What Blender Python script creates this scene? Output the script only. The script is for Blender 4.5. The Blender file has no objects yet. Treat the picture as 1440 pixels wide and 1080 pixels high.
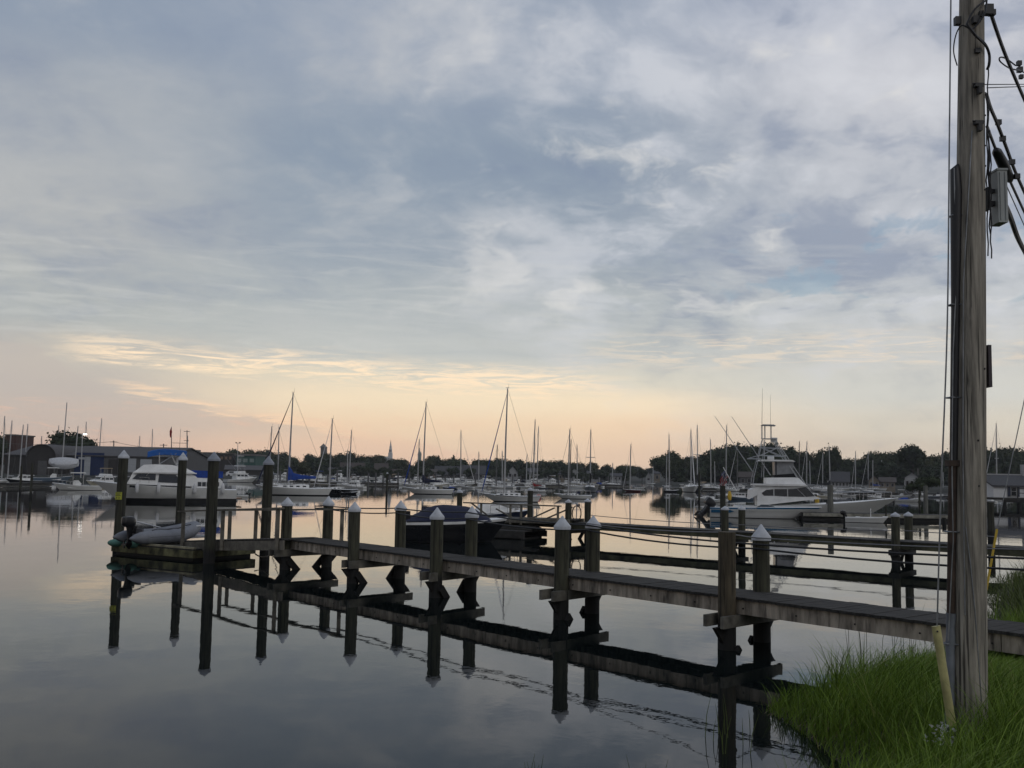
import bpy, math, random
import numpy as np
from mathutils import Matrix, Vector
random.seed(7); np.random.seed(7)
sc = bpy.context.scene
COL = sc.collection
R = math.radians
# ---------------------------------------------------------------- camera
EYE = Vector((0, 0, 2.5)); F = 1400.0
TILT = math.degrees(math.atan(126.6 / F)); ROLL = 1.03
CAMR = Matrix.Rotation(R(90 + TILT), 3, 'X') @ Matrix.Rotation(R(ROLL), 3, 'Z')
cam_d = bpy.data.cameras.new('camera'); cam = bpy.data.objects.new('camera', cam_d); COL.objects.link(cam)
cam.matrix_world = Matrix.Translation(EYE) @ CAMR.to_4x4()
cam_d.sensor_width = 36; cam_d.lens = 35; cam_d.clip_start = 0.1; cam_d.clip_end = 8000
sc.camera = cam
def ray(px, py): return (CAMR @ Vector((px - 720, 540 - py, -F))).normalized()
def W(px, py, z=0.0):
    d = ray(px, py); return EYE + d * ((z - EYE.z) / d.z)
def M(px, py, Y):
    d = ray(px, py); return EYE + d * (Y / d.y)
def at(px, yw):
    p = W(px, yw); return p.x, p.y
# ---------------------------------------------------------------- materials
def lin(c):
    return tuple(((v / 255) / 12.92 if v / 255 <= .04045 else ((v / 255 + .055) / 1.055) ** 2.4) for v in c)
MATS = {}
def mat(name, col, rough=.6, metal=0.0, var=.15, scale=3.0, bump=0.0, stretch=(1, 1, 1), col2=None, spec=.5, coat=0):
    if name in MATS: return MATS[name]
    m = bpy.data.materials.new(name); m.use_nodes = True; nt = m.node_tree; b = nt.nodes['Principled BSDF']
    b.inputs['Roughness'].default_value = rough; b.inputs['Metallic'].default_value = metal
    b.inputs['Specular IOR Level'].default_value = spec
    if coat: b.inputs['Coat Weight'].default_value = coat
    tc = nt.nodes.new('ShaderNodeTexCoord'); mp = nt.nodes.new('ShaderNodeMapping'); mp.inputs['Scale'].default_value = stretch
    nt.links.new(tc.outputs['Object'], mp.inputs[0])
    n = nt.nodes.new('ShaderNodeTexNoise'); n.inputs['Scale'].default_value = scale; n.inputs['Detail'].default_value = 6
    n.inputs['Roughness'].default_value = .62
    nt.links.new(mp.outputs[0], n.inputs['Vector'])
    rp = nt.nodes.new('ShaderNodeValToRGB'); nt.links.new(n.outputs['Fac'], rp.inputs[0])
    c2 = col2 or tuple(max(0, v * (1 - 2 * var)) for v in col); c1 = tuple(min(1, v * (1 + var)) for v in col)
    rp.color_ramp.elements[0].position = .3; rp.color_ramp.elements[1].position = .68
    rp.color_ramp.elements[0].color = (*c2, 1); rp.color_ramp.elements[1].color = (*c1, 1)
    nt.links.new(rp.outputs[0], b.inputs['Base Color'])
    if bump:
        bp = nt.nodes.new('ShaderNodeBump'); bp.inputs['Strength'].default_value = bump; bp.inputs['Distance'].default_value = .02
        nt.links.new(n.outputs['Fac'], bp.inputs['Height']); nt.links.new(bp.outputs[0], b.inputs['Normal'])
    MATS[name] = m; return m
def cracks(m, sx=30, sz=.9, lo=.36, hi=.42, dark=.3, knots=0):
    """long drying checks along the grain, multiplied into the wood colour"""
    nt = m.node_tree; b = nt.nodes['Principled BSDF']; src = b.inputs['Base Color'].links[0].from_socket
    tc = nt.nodes.new('ShaderNodeTexCoord'); mp = nt.nodes.new('ShaderNodeMapping'); mp.inputs['Scale'].default_value = (sx, sx, sz); nt.links.new(tc.outputs['Object'], mp.inputs[0])
    n = nt.nodes.new('ShaderNodeTexNoise'); n.inputs['Scale'].default_value = 1; n.inputs['Detail'].default_value = 3; n.inputs['Roughness'].default_value = .5; nt.links.new(mp.outputs[0], n.inputs['Vector'])
    mr = nt.nodes.new('ShaderNodeMapRange'); mr.inputs[1].default_value = lo; mr.inputs[2].default_value = hi; mr.inputs[3].default_value = dark; mr.inputs[4].default_value = 1; nt.links.new(n.outputs['Fac'], mr.inputs[0])
    mx = nt.nodes.new('ShaderNodeMix'); mx.data_type = 'RGBA'; mx.blend_type = 'MULTIPLY'; mx.inputs[0].default_value = 1; nt.links.new(src, mx.inputs[6]); nt.links.new(mr.outputs[0], mx.inputs[7]); out = mx.outputs[2]
    if knots:
        v = nt.nodes.new('ShaderNodeTexVoronoi'); v.inputs['Scale'].default_value = knots; m2 = nt.nodes.new('ShaderNodeMapping'); m2.inputs['Scale'].default_value = (1, 1, .45); nt.links.new(tc.outputs['Object'], m2.inputs[0]); nt.links.new(m2.outputs[0], v.inputs['Vector'])
        r2 = nt.nodes.new('ShaderNodeMapRange'); r2.inputs[1].default_value = .05; r2.inputs[2].default_value = .13; r2.inputs[3].default_value = .45; r2.inputs[4].default_value = 1; nt.links.new(v.outputs['Distance'], r2.inputs[0])
        m3 = nt.nodes.new('ShaderNodeMix'); m3.data_type = 'RGBA'; m3.blend_type = 'MULTIPLY'; m3.inputs[0].default_value = 1; nt.links.new(out, m3.inputs[6]); nt.links.new(r2.outputs[0], m3.inputs[7]); out = m3.outputs[2]
    nt.links.new(out, b.inputs['Base Color']); return m
# ---------------------------------------------------------------- mesh builder
class MB:
    def __init__(s): s.v = []; s.f = []; s.m = []
    def add(s, vs, fs, mi=0):
        o = len(s.v); s.v += [tuple(v) for v in vs]; s.f += [tuple(i + o for i in f) for f in fs]; s.m += [mi] * len(fs); return s
    def box(s, c, size, rz=0.0, mi=0, mx=None):
        x, y, z = (q / 2 for q in size); pts = []
        cs, sn = math.cos(rz), math.sin(rz)
        for dz in (-z, z):
            for dx, dy in ((-x, -y), (x, -y), (x, y), (-x, y)):
                p = Vector((dx * cs - dy * sn, dx * sn + dy * cs, dz))
                if mx is not None: p = mx @ Vector((dx, dy, dz))
                pts.append((p.x + c[0], p.y + c[1], p.z + c[2]))
        return s.add(pts, [(3, 2, 1, 0), (4, 5, 6, 7), (0, 1, 5, 4), (1, 2, 6, 5), (2, 3, 7, 6), (3, 0, 4, 7)], mi)
    def beam(s, p0, p1, w, h, mi=0, up=(0, 0, 1)):
        p0, p1 = Vector(p0), Vector(p1); d = p1 - p0; L = d.length; d.normalize()
        sd = d.cross(Vector(up)).normalized(); u = sd.cross(d)
        mx = Matrix((d, sd, u)).transposed()
        return s.box((p0 + p1) / 2, (L, w, h), mx=mx, mi=mi)
    def path(s, pts, r, n=6, mi=0, cap=True):
        pts = [Vector(p) for p in pts]; rs = r if isinstance(r, (list, tuple)) else [r] * len(pts)
        rings = []; prev = None
        for i, p in enumerate(pts):
            d = (pts[min(i + 1, len(pts) - 1)] - pts[max(i - 1, 0)])
            if d.length < 1e-9: d = Vector((0, 0, 1))
            d.normalize()
            if prev is None:
                a = Vector((0, 0, 1)) if abs(d.z) < .9 else Vector((1, 0, 0)); sd = d.cross(a).normalized()
            else:
                sd = (prev - d * prev.dot(d)).normalized()
            prev = sd; u = d.cross(sd)
            rings.append([p + (sd * math.cos(2 * math.pi * k / n) + u * math.sin(2 * math.pi * k / n)) * rs[i] for k in range(n)])
        return s.loft(rings, True, mi, cap)
    def tube(s, p0, p1, r0, r1=None, n=8, mi=0): return s.path([p0, p1], [r0, r0 if r1 is None else r1], n, mi)
    def loft(s, rings, closed=True, mi=0, cap=True):
        n = len(rings[0]); o = len(s.v)
        for rg in rings: s.v += [tuple(p) for p in rg]
        for i in range(len(rings) - 1):
            for k in range(n if closed else n - 1):
                a = o + i * n + k; b = o + i * n + (k + 1) % n
                s.f.append((a, b, b + n, a + n)); s.m.append(mi)
        if cap and closed:
            s.f.append(tuple(o + k for k in reversed(range(n)))); s.m.append(mi)
            s.f.append(tuple(o + (len(rings) - 1) * n + k for k in range(n))); s.m.append(mi)
        return s
    def slab(s, poly, hb, ht=None, mi=0, z0=None, z1=None):
        """side outline (x,z) extruded across y with tumblehome (half width hb at z0, ht at z1)"""
        ht = hb if ht is None else ht
        z0 = min(p[1] for p in poly) if z0 is None else z0; z1 = max(p[1] for p in poly) if z1 is None else z1
        hw = lambda z: hb + (ht - hb) * (z - z0) / max(z1 - z0, 1e-6)
        n = len(poly); A = [(x, -hw(z), z) for x, z in poly]; B = [(x, hw(z), z) for x, z in poly]
        fs = [tuple(range(n)), tuple(range(2 * n - 1, n - 1, -1))] + [(i, i + n, (i + 1) % n + n, (i + 1) % n) for i in range(n)]
        return s.add(A + B, fs, mi)
    def panel(s, poly, hb, ht, z0, z1, t=.012, mi=0, side=0):
        """thin pieces lying on the two sides of a slab"""
        hw = lambda z: hb + (ht - hb) * (z - z0) / max(z1 - z0, 1e-6)
        for sg in ((-1, 1) if side == 0 else (side,)):
            n = len(poly); A = [(x, sg * (hw(z) - .01), z) for x, z in poly]; B = [(x, sg * (hw(z) + t), z) for x, z in poly]
            s.add(A + B, [tuple(range(n)), tuple(range(2 * n - 1, n - 1, -1))] + [(i, i + n, (i + 1) % n + n, (i + 1) % n) for i in range(n)], mi)
        return s
    def ball(s, c, r, n=8, mi=0, sq=(1, 1, 1)):
        rings = []
        for i in range(n + 1):
            a = math.pi * i / n; a = min(max(a, .02), math.pi - .02)
            rings.append([(c[0] + r * sq[0] * math.sin(a) * math.cos(2 * math.pi * k / (n + 2)), c[1] + r * sq[1] * math.sin(a) * math.sin(2 * math.pi * k / (n + 2)), c[2] - r * sq[2] * math.cos(a)) for k in range(n + 2)])
        return s.loft(rings, True, mi)
    def build(s, name, mats, parent=None, smooth=False, loc=(0, 0, 0), fix=True):
        me = bpy.data.meshes.new(name); me.from_pydata(s.v, [], s.f)
        if not isinstance(mats, (list, tuple)): mats = [mats]
        for m in mats: me.materials.append(m)
        me.polygons.foreach_set('material_index', s.m)
        me.update()
        if fix and len(s.f) < 20000:
            import bmesh
            b = bmesh.new(); b.from_mesh(me); bmesh.ops.recalc_face_normals(b, faces=b.faces); b.to_mesh(me); b.free()
        if smooth:
            me.polygons.foreach_set('use_smooth', [True] * len(me.polygons))
            try: me.set_sharp_from_angle(angle=R(40))
            except Exception: pass
        o = bpy.data.objects.new(name, me); COL.objects.link(o); o.location = loc
        if parent is not None: o.parent = parent
        return o
def split_panels(name, m, parent, polys, hb, ht, z0, z1, t=.012):
    for pl in polys:
        for sd in (-1, 1): MB().panel(pl, hb, ht, z0, z1, t, 0, sd).build(name, m, parent)
def tag(o, label, cat, group=None, kind=None):
    if label: o['label'] = label
    if cat: o['category'] = cat
    if group: o['group'] = group
    if kind: o['kind'] = kind
    return o
def thing(name, label, cat, loc=(0, 0, 0), rz=0.0, group=None):
    o = bpy.data.objects.new(name, None); COL.objects.link(o); o.location = loc; o.rotation_euler = (0, 0, rz)
    o.empty_display_size = .3
    return tag(o, label, cat, group)
def structure(o): o['kind'] = 'structure'; return o
def dup(root, loc, rz=0.0, label=None, group=None, scale=None):
    r = root.copy(); COL.objects.link(r); r.location = loc; r.rotation_euler = (0, 0, rz)
    if scale: r.scale = scale
    if label: r['label'] = label
    if group: r['group'] = group
    for ch in list(root.children):
        c = ch.copy(); COL.objects.link(c); c.parent = r
        for g in ch.children:
            d = g.copy(); COL.objects.link(d); d.parent = c
    return r
def sag(a, b, s=.3, n=12):
    a, b = Vector(a), Vector(b); return [a.lerp(b, i / n) - Vector((0, 0, s * 4 * (i / n) * (1 - i / n))) for i in range(n + 1)]
# ---------------------------------------------------------------- sky
SUN_EL, SUN_AZ = 38.0, 140.0      # azimuth measured clockwise from the view direction (+Y)
w = bpy.data.worlds.new('World'); sc.world = w; w.use_nodes = True; NT = w.node_tree
for n_ in list(NT.nodes): NT.nodes.remove(n_)
class E:
    def __init__(s, k): s.k = k
    def _m(op, *a):
        n = NT.nodes.new('ShaderNodeMath'); n.operation = op
        for i, q in enumerate(a):
            if isinstance(q, E): NT.links.new(q.k, n.inputs[i])
            else: n.inputs[i].default_value = q
        return E(n.outputs[0])
    def __add__(s, o): return E._m('ADD', s, o)
    __radd__ = __add__
    def __mul__(s, o): return E._m('MULTIPLY', s, o)
    __rmul__ = __mul__
    def __sub__(s, o): return E._m('SUBTRACT', s, o)
    def __rsub__(s, o): return E._m('SUBTRACT', o, s)
    def __truediv__(s, o): return E._m('DIVIDE', s, o)
def sstep(x, a, b):
    n = NT.nodes.new('ShaderNodeMapRange'); n.interpolation_type = 'SMOOTHSTEP'; NT.links.new(x.k, n.inputs[0])
    n.inputs[1].default_value = a; n.inputs[2].default_value = b; return E(n.outputs[0])
def comb(x, y, z):
    n = NT.nodes.new('ShaderNodeCombineXYZ')
    for i, q in enumerate((x, y, z)):
        if isinstance(q, E): NT.links.new(q.k, n.inputs[i])
        else: n.inputs[i].default_value = q
    return n.outputs[0]
def noise(v, scale, det=5, rough=.55, dist=0.0):
    n = NT.nodes.new('ShaderNodeTexNoise'); NT.links.new(v, n.inputs['Vector']); n.inputs['Scale'].default_value = scale
    n.inputs['Detail'].default_value = det; n.inputs['Roughness'].default_value = rough; n.inputs['Distortion'].default_value = dist; return E(n.outputs['Fac'])
def ramp(x, stops, hi):
    n = NT.nodes.new('ShaderNodeValToRGB'); NT.links.new((x / hi).k, n.inputs[0]); cr = n.color_ramp; cr.interpolation = 'B_SPLINE' if False else 'EASE'
    while len(cr.elements) < len(stops): cr.elements.new(.5)
    for e_, (p, c) in zip(cr.elements, stops): e_.position = max(0, p / hi); e_.color = (*lin(c), 1)
    return n.outputs[0]
def mixc(f, a, b, mode='MIX'):
    n = NT.nodes.new('ShaderNodeMix'); n.data_type = 'RGBA'; n.blend_type = mode; n.clamp_factor = True
    if isinstance(f, E): NT.links.new(f.k, n.inputs[0])
    else: n.inputs[0].default_value = f
    for i, q in ((6, a), (7, b)):
        if hasattr(q, 'is_linked'): NT.links.new(q, n.inputs[i])
        else: n.inputs[i].default_value = (*q, 1)
    return n.outputs[2]
tc = NT.nodes.new('ShaderNodeTexCoord'); sx = NT.nodes.new('ShaderNodeSeparateXYZ'); NT.links.new(tc.outputs['Generated'], sx.inputs[0])
X_, Y_, Z_ = (E(sx.outputs[i]) for i in range(3))
el = E._m('ARCSINE', Z_) * 57.2958; az = E._m('ARCTAN2', X_, Y_) * 57.2958
ela = E._m('MAXIMUM', el, 0.0)
HI = 60.0
LEFT = ramp(ela, [(0, (184, 166, 155)), (.8, (202, 175, 160)), (2.4, (203, 182, 168)), (4.2, (188, 179, 171)), (6.0, (190, 183, 173)), (8, (172, 175, 174)), (13, (170, 172, 174)), (18.5, (160, 165, 172)), (23.5, (134, 146, 164)), (29, (126, 141, 163)), (60, (160, 168, 182))], HI)
MID = ramp(ela, [(0, (214, 183, 161)), (1, (226, 193, 168)), (2.7, (239, 207, 175)), (4.1, (241, 220, 190)), (5.4, (211, 205, 190)), (6.9, (182, 185, 184)), (9.9, (167, 173, 177)), (13, (141, 152, 166)), (18, (133, 146, 163)), (24, (146, 156, 173)), (60, (165, 172, 186))], HI)
RIGHT = ramp(ela, [(0, (204, 188, 172)), (1.4, (207, 193, 177)), (3, (209, 201, 187)), (4.7, (201, 200, 194)), (7, (192, 192, 190)), (9.5, (180, 184, 189)), (12, (170, 175, 185)), (15.5, (176, 180, 189)), (21, (188, 190, 198)), (26, (176, 181, 194)), (60, (165, 172, 186))], HI)
aw = az + (noise(comb(az * .05, ela * .08, 2.0), 1.0, 3) - .5) * 16.0
base = mixc(sstep(aw, -25, -8), LEFT, MID); base = mixc(sstep(aw, 3, 21), base, RIGHT)
# cloud sheet seen in perspective
den = E._m('MAXIMUM', Z_, 0.0) + .10
P = comb(X_ / den, Y_ / den, 0.0)
wz = noise(P, .9, 4, .6) - .5
den2 = E._m('MAXIMUM', Z_, 0.0) + .34
P1 = comb(X_ / den2 * 2.1 + wz * .5, (Y_ / den2) * 2.1 + wz * .4, 1.7)
n1 = noise(P1, .85, 6, .52, .15); n2 = noise(P1, 2.4, 7, .55, .2); n4 = noise(P1, 6.5, 7, .6, .2)
amp = sstep(ela, 3.0, 12) * .8 + .2
rt = sstep(az, -6, 12) * .5 + .75
lum = ((n1 - .5) * .75 + (n2 - .5) * .62 * rt + (n4 - .5) * .26) * amp * rt
pale = sstep(lum, -.02, .20); dusk = sstep(lum * -1.0, -.02, .17)
warmp = sstep(az * -1.0, -8, 14)
col = mixc(pale * .62, base, mixc(warmp, lin((205, 207, 214)), lin((188, 188, 188)))); col = mixc(dusk * .56, col, lin((117, 130, 155)))
# crisp pale rims and small dark tufts inside the sheet, mostly to the right
r1 = noise(P1, 3.4, 9, .60, .25)
rim = sstep(r1 + (n1 - .5) * .5, .56, .74) * sstep(az, -14, 8) * sstep(ela, 7.5, 10) * (1.0 - sstep(ela, 20, 34))
col = mixc(rim * .55, col, lin((218, 216, 214)))
tuft = sstep(r1 * -1.0, -.42, -.33) * sstep(az, 0, 14) * sstep(ela, 7.5, 10) * (1.0 - sstep(ela, 15, 22))
col = mixc(tuft * .55, col, lin((145, 154, 172)))
# thin level streaks between 5 and 14 degrees
S = comb(az * .055, ela * .42 + az * .018, 4.0); s1 = noise(S, 1.6, 9, .68, .9)
S2 = comb(az * .10, ela * .95 + az * .02, 9.0); s2 = noise(S2, 1.5, 8, .66, .8)
lv = sstep(ela, 5.0, 7.0) * (1.0 - sstep(ela, 10.5, 15))
col = mixc(sstep(s2, .48, .68) * lv * .26, col, lin((203, 203, 200))); col = mixc(sstep(s2 * -1.0, -.47, -.34) * lv * .16, col, lin((148, 158, 168)))
# torn lit edges: a narrow ragged band falling gently from left to right
S3 = comb(az * .22, ela * 2.2, 6.0); s3 = noise(S3, 1.3, 9, .68, 1.0)
yb = ela + az * .045 + (s1 - .5) * 2.6
band = sstep(yb, 4.1, 4.7) * (1.0 - sstep(yb, 5.3, 6.6)) * sstep(az, -26, -21) * (1.0 - sstep(az, 1, 9))
col = mixc(sstep(s3, .40, .60) * band * .9, col, lin((252, 226, 194)))
# grey bank low on the left with a lit, sloping, ragged upper edge
yk = ela + az * .19 + (s1 - .5) * 3.0 + (s3 - .5) * .7 + 1.9 - sstep(az * -1.0, 22, 27) * 1.2
lf = (1.0 - sstep(az, -15, -5)) * sstep(ela, 1.2, 2.6)
bk = (1.0 - sstep(yk, 1.75, 2.05)) * lf
edge = sstep(yk, 1.85, 2.05) * (1.0 - sstep(yk, 2.15, 2.6)) * lf
col = mixc(bk * .5, col, lin((184, 174, 168))); col = mixc(edge * sstep(az, -23, -20) * sstep(s3, .42, .56) * .6, col, lin((248, 214, 180)))
gl = sstep(yk, 2.1, 2.9) * (1.0 - sstep(yb, 4.6, 5.6)) * sstep(az, -24, -14) * (1.0 - sstep(az, 0, 12))
col = mixc(gl * .35, col, lin((232, 214, 184)))
band3 = sstep(ela, 5.8, 6.6) * (1.0 - sstep(ela, 7.4, 8.6)) * sstep(az, 0, 10)
col = mixc(sstep(s3, .46, .62) * band3 * .55, col, lin((230, 212, 190)))
# pink wisps on the low horizon
pk = sstep(s3, .52, .68) * sstep(ela, .8, 1.8) * (1.0 - sstep(ela, 3.2, 4.2)) * (1.0 - sstep(az, -10, 4))
col = mixc(pk * .4, col, lin((228, 188, 164)))
q1 = noise(P1, 2.9, 8, .6, .3)
# the sky overhead and behind is dimmer than the dawn side
away_ = sstep(E._m('ABSOLUTE', az, 0.0), 50, 120); up_ = sstep(ela, 34, 62)
col = mixc(away_ * .45, col, lin((96, 106, 124))); col = mixc(up_ * .5, col, lin((96, 106, 124)))
# clear sky showing through the gaps: the sky texture itself
sky = NT.nodes.new('ShaderNodeTexSky'); sky.sky_type = 'NISHITA'; sky.sun_disc = False
sky.sun_elevation = R(SUN_EL); sky.sun_rotation = R(SUN_AZ); sky.air_density = 1.2; sky.dust_density = 2.0
gap = sstep(q1, .56, .64) * sstep(az, 8, 17) * sstep(ela, 8, 10) * (1.0 - sstep(ela, 13, 17))
SK = .10
col = mixc(1.0, col, (1.012, 1.004, .98), 'MULTIPLY')
vm = NT.nodes.new('ShaderNodeVectorMath'); vm.operation = 'SCALE'; NT.links.new(col, vm.inputs[0]); vm.inputs['Scale'].default_value = 1.04 / SK
dimn = NT.nodes.new('ShaderNodeVectorMath'); dimn.operation = 'SCALE'; NT.links.new(sky.outputs[0], dimn.inputs[0]); dimn.inputs['Scale'].default_value = 1.0
fin = mixc(gap * .55 + .03, vm.outputs[0], dimn.outputs[0])
bg = NT.nodes.new('ShaderNodeBackground'); bg.inputs['Strength'].default_value = SK; NT.links.new(fin, bg.inputs[0])
wo = NT.nodes.new('ShaderNodeOutputWorld'); NT.links.new(bg.outputs[0], wo.inputs[0])
sl = bpy.data.lights.new('sun', 'SUN'); sl.energy = .3; sl.angle = R(20); sl.color = (1, .95, .88)
so = bpy.data.objects.new('sun', sl); COL.objects.link(so)
sd_ = Vector((math.sin(R(SUN_AZ)) * math.cos(R(SUN_EL)), math.cos(R(SUN_AZ)) * math.cos(R(SUN_EL)), math.sin(R(SUN_EL))))
so.rotation_euler = sd_.to_track_quat('Z', 'Y').to_euler(); so.location = (0, 0, 30)
sc.view_settings.view_transform = 'Standard'; sc.view_settings.look = 'None'; sc.view_settings.exposure = .16; sc.view_settings.gamma = 1
sc.cycles.use_denoising = True; sc.cycles.max_bounces = 6; sc.cycles.diffuse_bounces = 2; sc.cycles.glossy_bounces = 3
sc.cycles.transparent_max_bounces = 8; sc.cycles.caustics_reflective = False; sc.cycles.caustics_refractive = False
# ---------------------------------------------------------------- water
wm = bpy.data.materials.new('harbour_water'); wm.use_nodes = True; nt = wm.node_tree; b = nt.nodes['Principled BSDF']
b.inputs['Base Color'].default_value = (.006, .009, .009, 1); b.inputs['Roughness'].default_value = .015; b.inputs['IOR'].default_value = 1.25
tcw = nt.nodes.new('ShaderNodeTexCoord')
def wn(scale, stretch, det, rz=0):
    mp = nt.nodes.new('ShaderNodeMapping'); mp.inputs['Scale'].default_value = stretch; mp.inputs['Rotation'].default_value = (0, 0, rz)
    nt.links.new(tcw.outputs['Object'], mp.inputs[0]); n = nt.nodes.new('ShaderNodeTexNoise'); n.inputs['Scale'].default_value = scale
    n.inputs['Detail'].default_value = det; nt.links.new(mp.outputs[0], n.inputs['Vector']); return n.outputs['Fac']
def wm_(op, a, c):
    n = nt.nodes.new('ShaderNodeMath'); n.operation = op
    for i, q in enumerate((a, c)):
        if isinstance(q, (int, float)): n.inputs[i].default_value = q
        else: nt.links.new(q, n.inputs[i])
    return n.outputs[0]
swell = wn(.55, (1, 1, 1), 2); rip = wn(5.0, (1, .8, 1), 3, .4); area = wn(.07, (1, 1, 1), 3)
mr = nt.nodes.new('ShaderNodeMapRange'); mr.inputs[1].default_value = .42; mr.inputs[2].default_value = .68; nt.links.new(area, mr.inputs[0])
hgt = wm_('ADD', wm_('MULTIPLY', swell, .004), wm_('MULTIPLY', wm_('MULTIPLY', rip, .0014), wm_('ADD', mr.outputs[0], .18)))
# a slow wake crossing the near water in thin arcs
wv = nt.nodes.new('ShaderNodeTexWave'); wv.wave_type = 'RINGS'; wv.rings_direction = 'SPHERICAL'; wv.inputs['Scale'].default_value = .33
wv.inputs['Distortion'].default_value = 1.2; wv.inputs['Detail'].default_value = 2
mpw = nt.nodes.new('ShaderNodeMapping'); mpw.inputs['Location'].default_value = (-9, -32, 0); nt.links.new(tcw.outputs['Object'], mpw.inputs[0]); nt.links.new(mpw.outputs[0], wv.inputs['Vector'])
pw = wm_('POWER', wv.outputs['Fac'], 3.0)
hgt = wm_('ADD', hgt, wm_('MULTIPLY', wm_('MULTIPLY', pw, mr.outputs[0]), .00035))
bpn = nt.nodes.new('ShaderNodeBump'); bpn.inputs['Strength'].default_value = 1; bpn.inputs['Distance'].default_value = 1.0
nt.links.new(hgt, bpn.inputs['Height']); nt.links.new(bpn.outputs[0], b.inputs['Normal'])
wmb = MB().add([(-900, -150, 0), (900, -150, 0), (900, 900, 0), (-900, 900, 0)], [(0, 1, 2, 3)])
structure(wmb.build('water', wm))
# ---------------------------------------------------------------- land
def poly_dist(px, py, poly):
    """signed distance, positive inside (numpy arrays)"""
    ins = np.zeros(px.shape, bool); dm = np.full(px.shape, 1e9)
    n = len(poly)
    for i in range(n):
        x0, y0 = poly[i]; x1, y1 = poly[(i + 1) % n]
        dx, dy = x1 - x0, y1 - y0; t = np.clip(((px - x0) * dx + (py - y0) * dy) / (dx * dx + dy * dy), 0, 1)
        dm = np.minimum(dm, np.hypot(px - x0 - t * dx, py - y0 - t * dy))
        c = ((y0 > py) != (y1 > py)) & (px < (x1 - x0) * (py - y0) / (y1 - y0 + 1e-12) + x0); ins ^= c
    return np.where(ins, dm, -dm)
def hn(x, y):
    return (np.sin(x * 1.7 + 1.3 * np.sin(y * .9)) + np.sin(y * 2.1 + 1.1 * np.sin(x * 1.3 + 2)) + .5 * np.sin(x * 4.3 + y * 3.1)) / 2.5
BANK = [(-60, -60), (-60, 3.5), (-20, 5), (-6, 6.1), (-2, 6.4), (0.1, 6.7), (1.2, 6.9), (2.4, 7.3), (2.85, 8.2), (2.95, 9.2), (2.92, 10.2), (2.85, 10.7), (2.75, 10.95), (2.95, 11.15), (3.3, 11.2), (3.8, 11.6), (4.6, 12.4), (5.3, 13.2), (6.2, 14.2), (7.5, 15.6), (8.6, 17.6), (10, 20.6), (11.3, 23.2), (13.5, 26.5), (17, 30), (30, 40), (55, 60), (90, 95), (160, 40), (160, -60)]
def bank_h(x, y):
    d = poly_dist(x, y, BANK); dw = d + .16 * hn(x * 1.3, y * 1.3)
    return np.clip(dw * .2, -1.2, .26) + np.clip((d - 2) * .12, 0, .5) * np.clip((9.8 - y) / 3, 0, 1) + .04 * hn(x * 2, y * 2) * (d > .3)
def bank_mesh(xs, ys, name, m):
    gx, gy = np.meshgrid(xs, ys); gz = bank_h(gx, gy); nx, ny = len(xs), len(ys)
    v = np.stack([gx.ravel(), gy.ravel(), gz.ravel()], 1); i = np.arange(nx * ny).reshape(ny, nx)
    keep = np.maximum.reduce([gz[:-1, :-1], gz[1:, :-1], gz[:-1, 1:], gz[1:, 1:]]) > -.6
    f = np.stack([i[:-1, :-1], i[:-1, 1:], i[1:, 1:], i[1:, :-1]], -1)[keep].reshape(-1, 4)
    mb = MB(); mb.v = [tuple(q) for q in v.tolist()]; mb.f = [tuple(q) for q in f.tolist()]; mb.m = [0] * len(mb.f)
    return mb.build(name, m, smooth=True)
soil = mat('bank_soil', (.035, .032, .02), .95, scale=6, var=.4, bump=.5)
xs = np.unique(np.concatenate([np.linspace(-60, -6, 24), np.arange(-6, 16, .22), np.linspace(16, 160, 60)]))
ys = np.unique(np.concatenate([np.linspace(-60, 3, 20), np.arange(3, 30, .22), np.linspace(30, 96, 30)]))
structure(bank_mesh(xs, ys, 'ground', soil))
# far shore: a strip from the waterline back to the horizon
shoreg = mat('shore_grass', (.026, .028, .02), .95, scale=.15, var=.35)
INNER = [(-420, 60), (-160, 120), (-105, 168), (-62, 176), (-68, 260), (-90, 400), (0, 412), (66, 415), (60, 380), (43, 300), (48, 284), (85, 276), (130, 262), (170, 210), (130, 150), (80, 112), (95, 92)]
OUT = [(-900, 60), (-900, 300), (-800, 500), (-700, 700), (-500, 830), (-250, 860), (0, 870), (100, 870), (200, 870), (300, 860), (400, 840), (500, 800), (600, 700), (700, 500), (750, 350), (780, 220), (800, 92)]
mb = MB(); rows = []
for (a, o_) in zip(INNER, OUT):
    a = Vector((*a, 0)); o_ = Vector((*o_, 0)); d = (o_ - a).normalized(); L = (o_ - a).length
    rows.append([(a.x - d.x * 3, a.y - d.y * 3, -.8), (a.x, a.y, .25), (a.x + d.x * 4, a.y + d.y * 4, .7), (a.x + d.x * 60, a.y + d.y * 60, 1.4), (a.x + d.x * 300, a.y + d.y * 300, 3), (o_.x, o_.y, 8)])
mb.loft(rows, False, 0, False); structure(mb.build('shore', shoreg, smooth=True))
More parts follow.
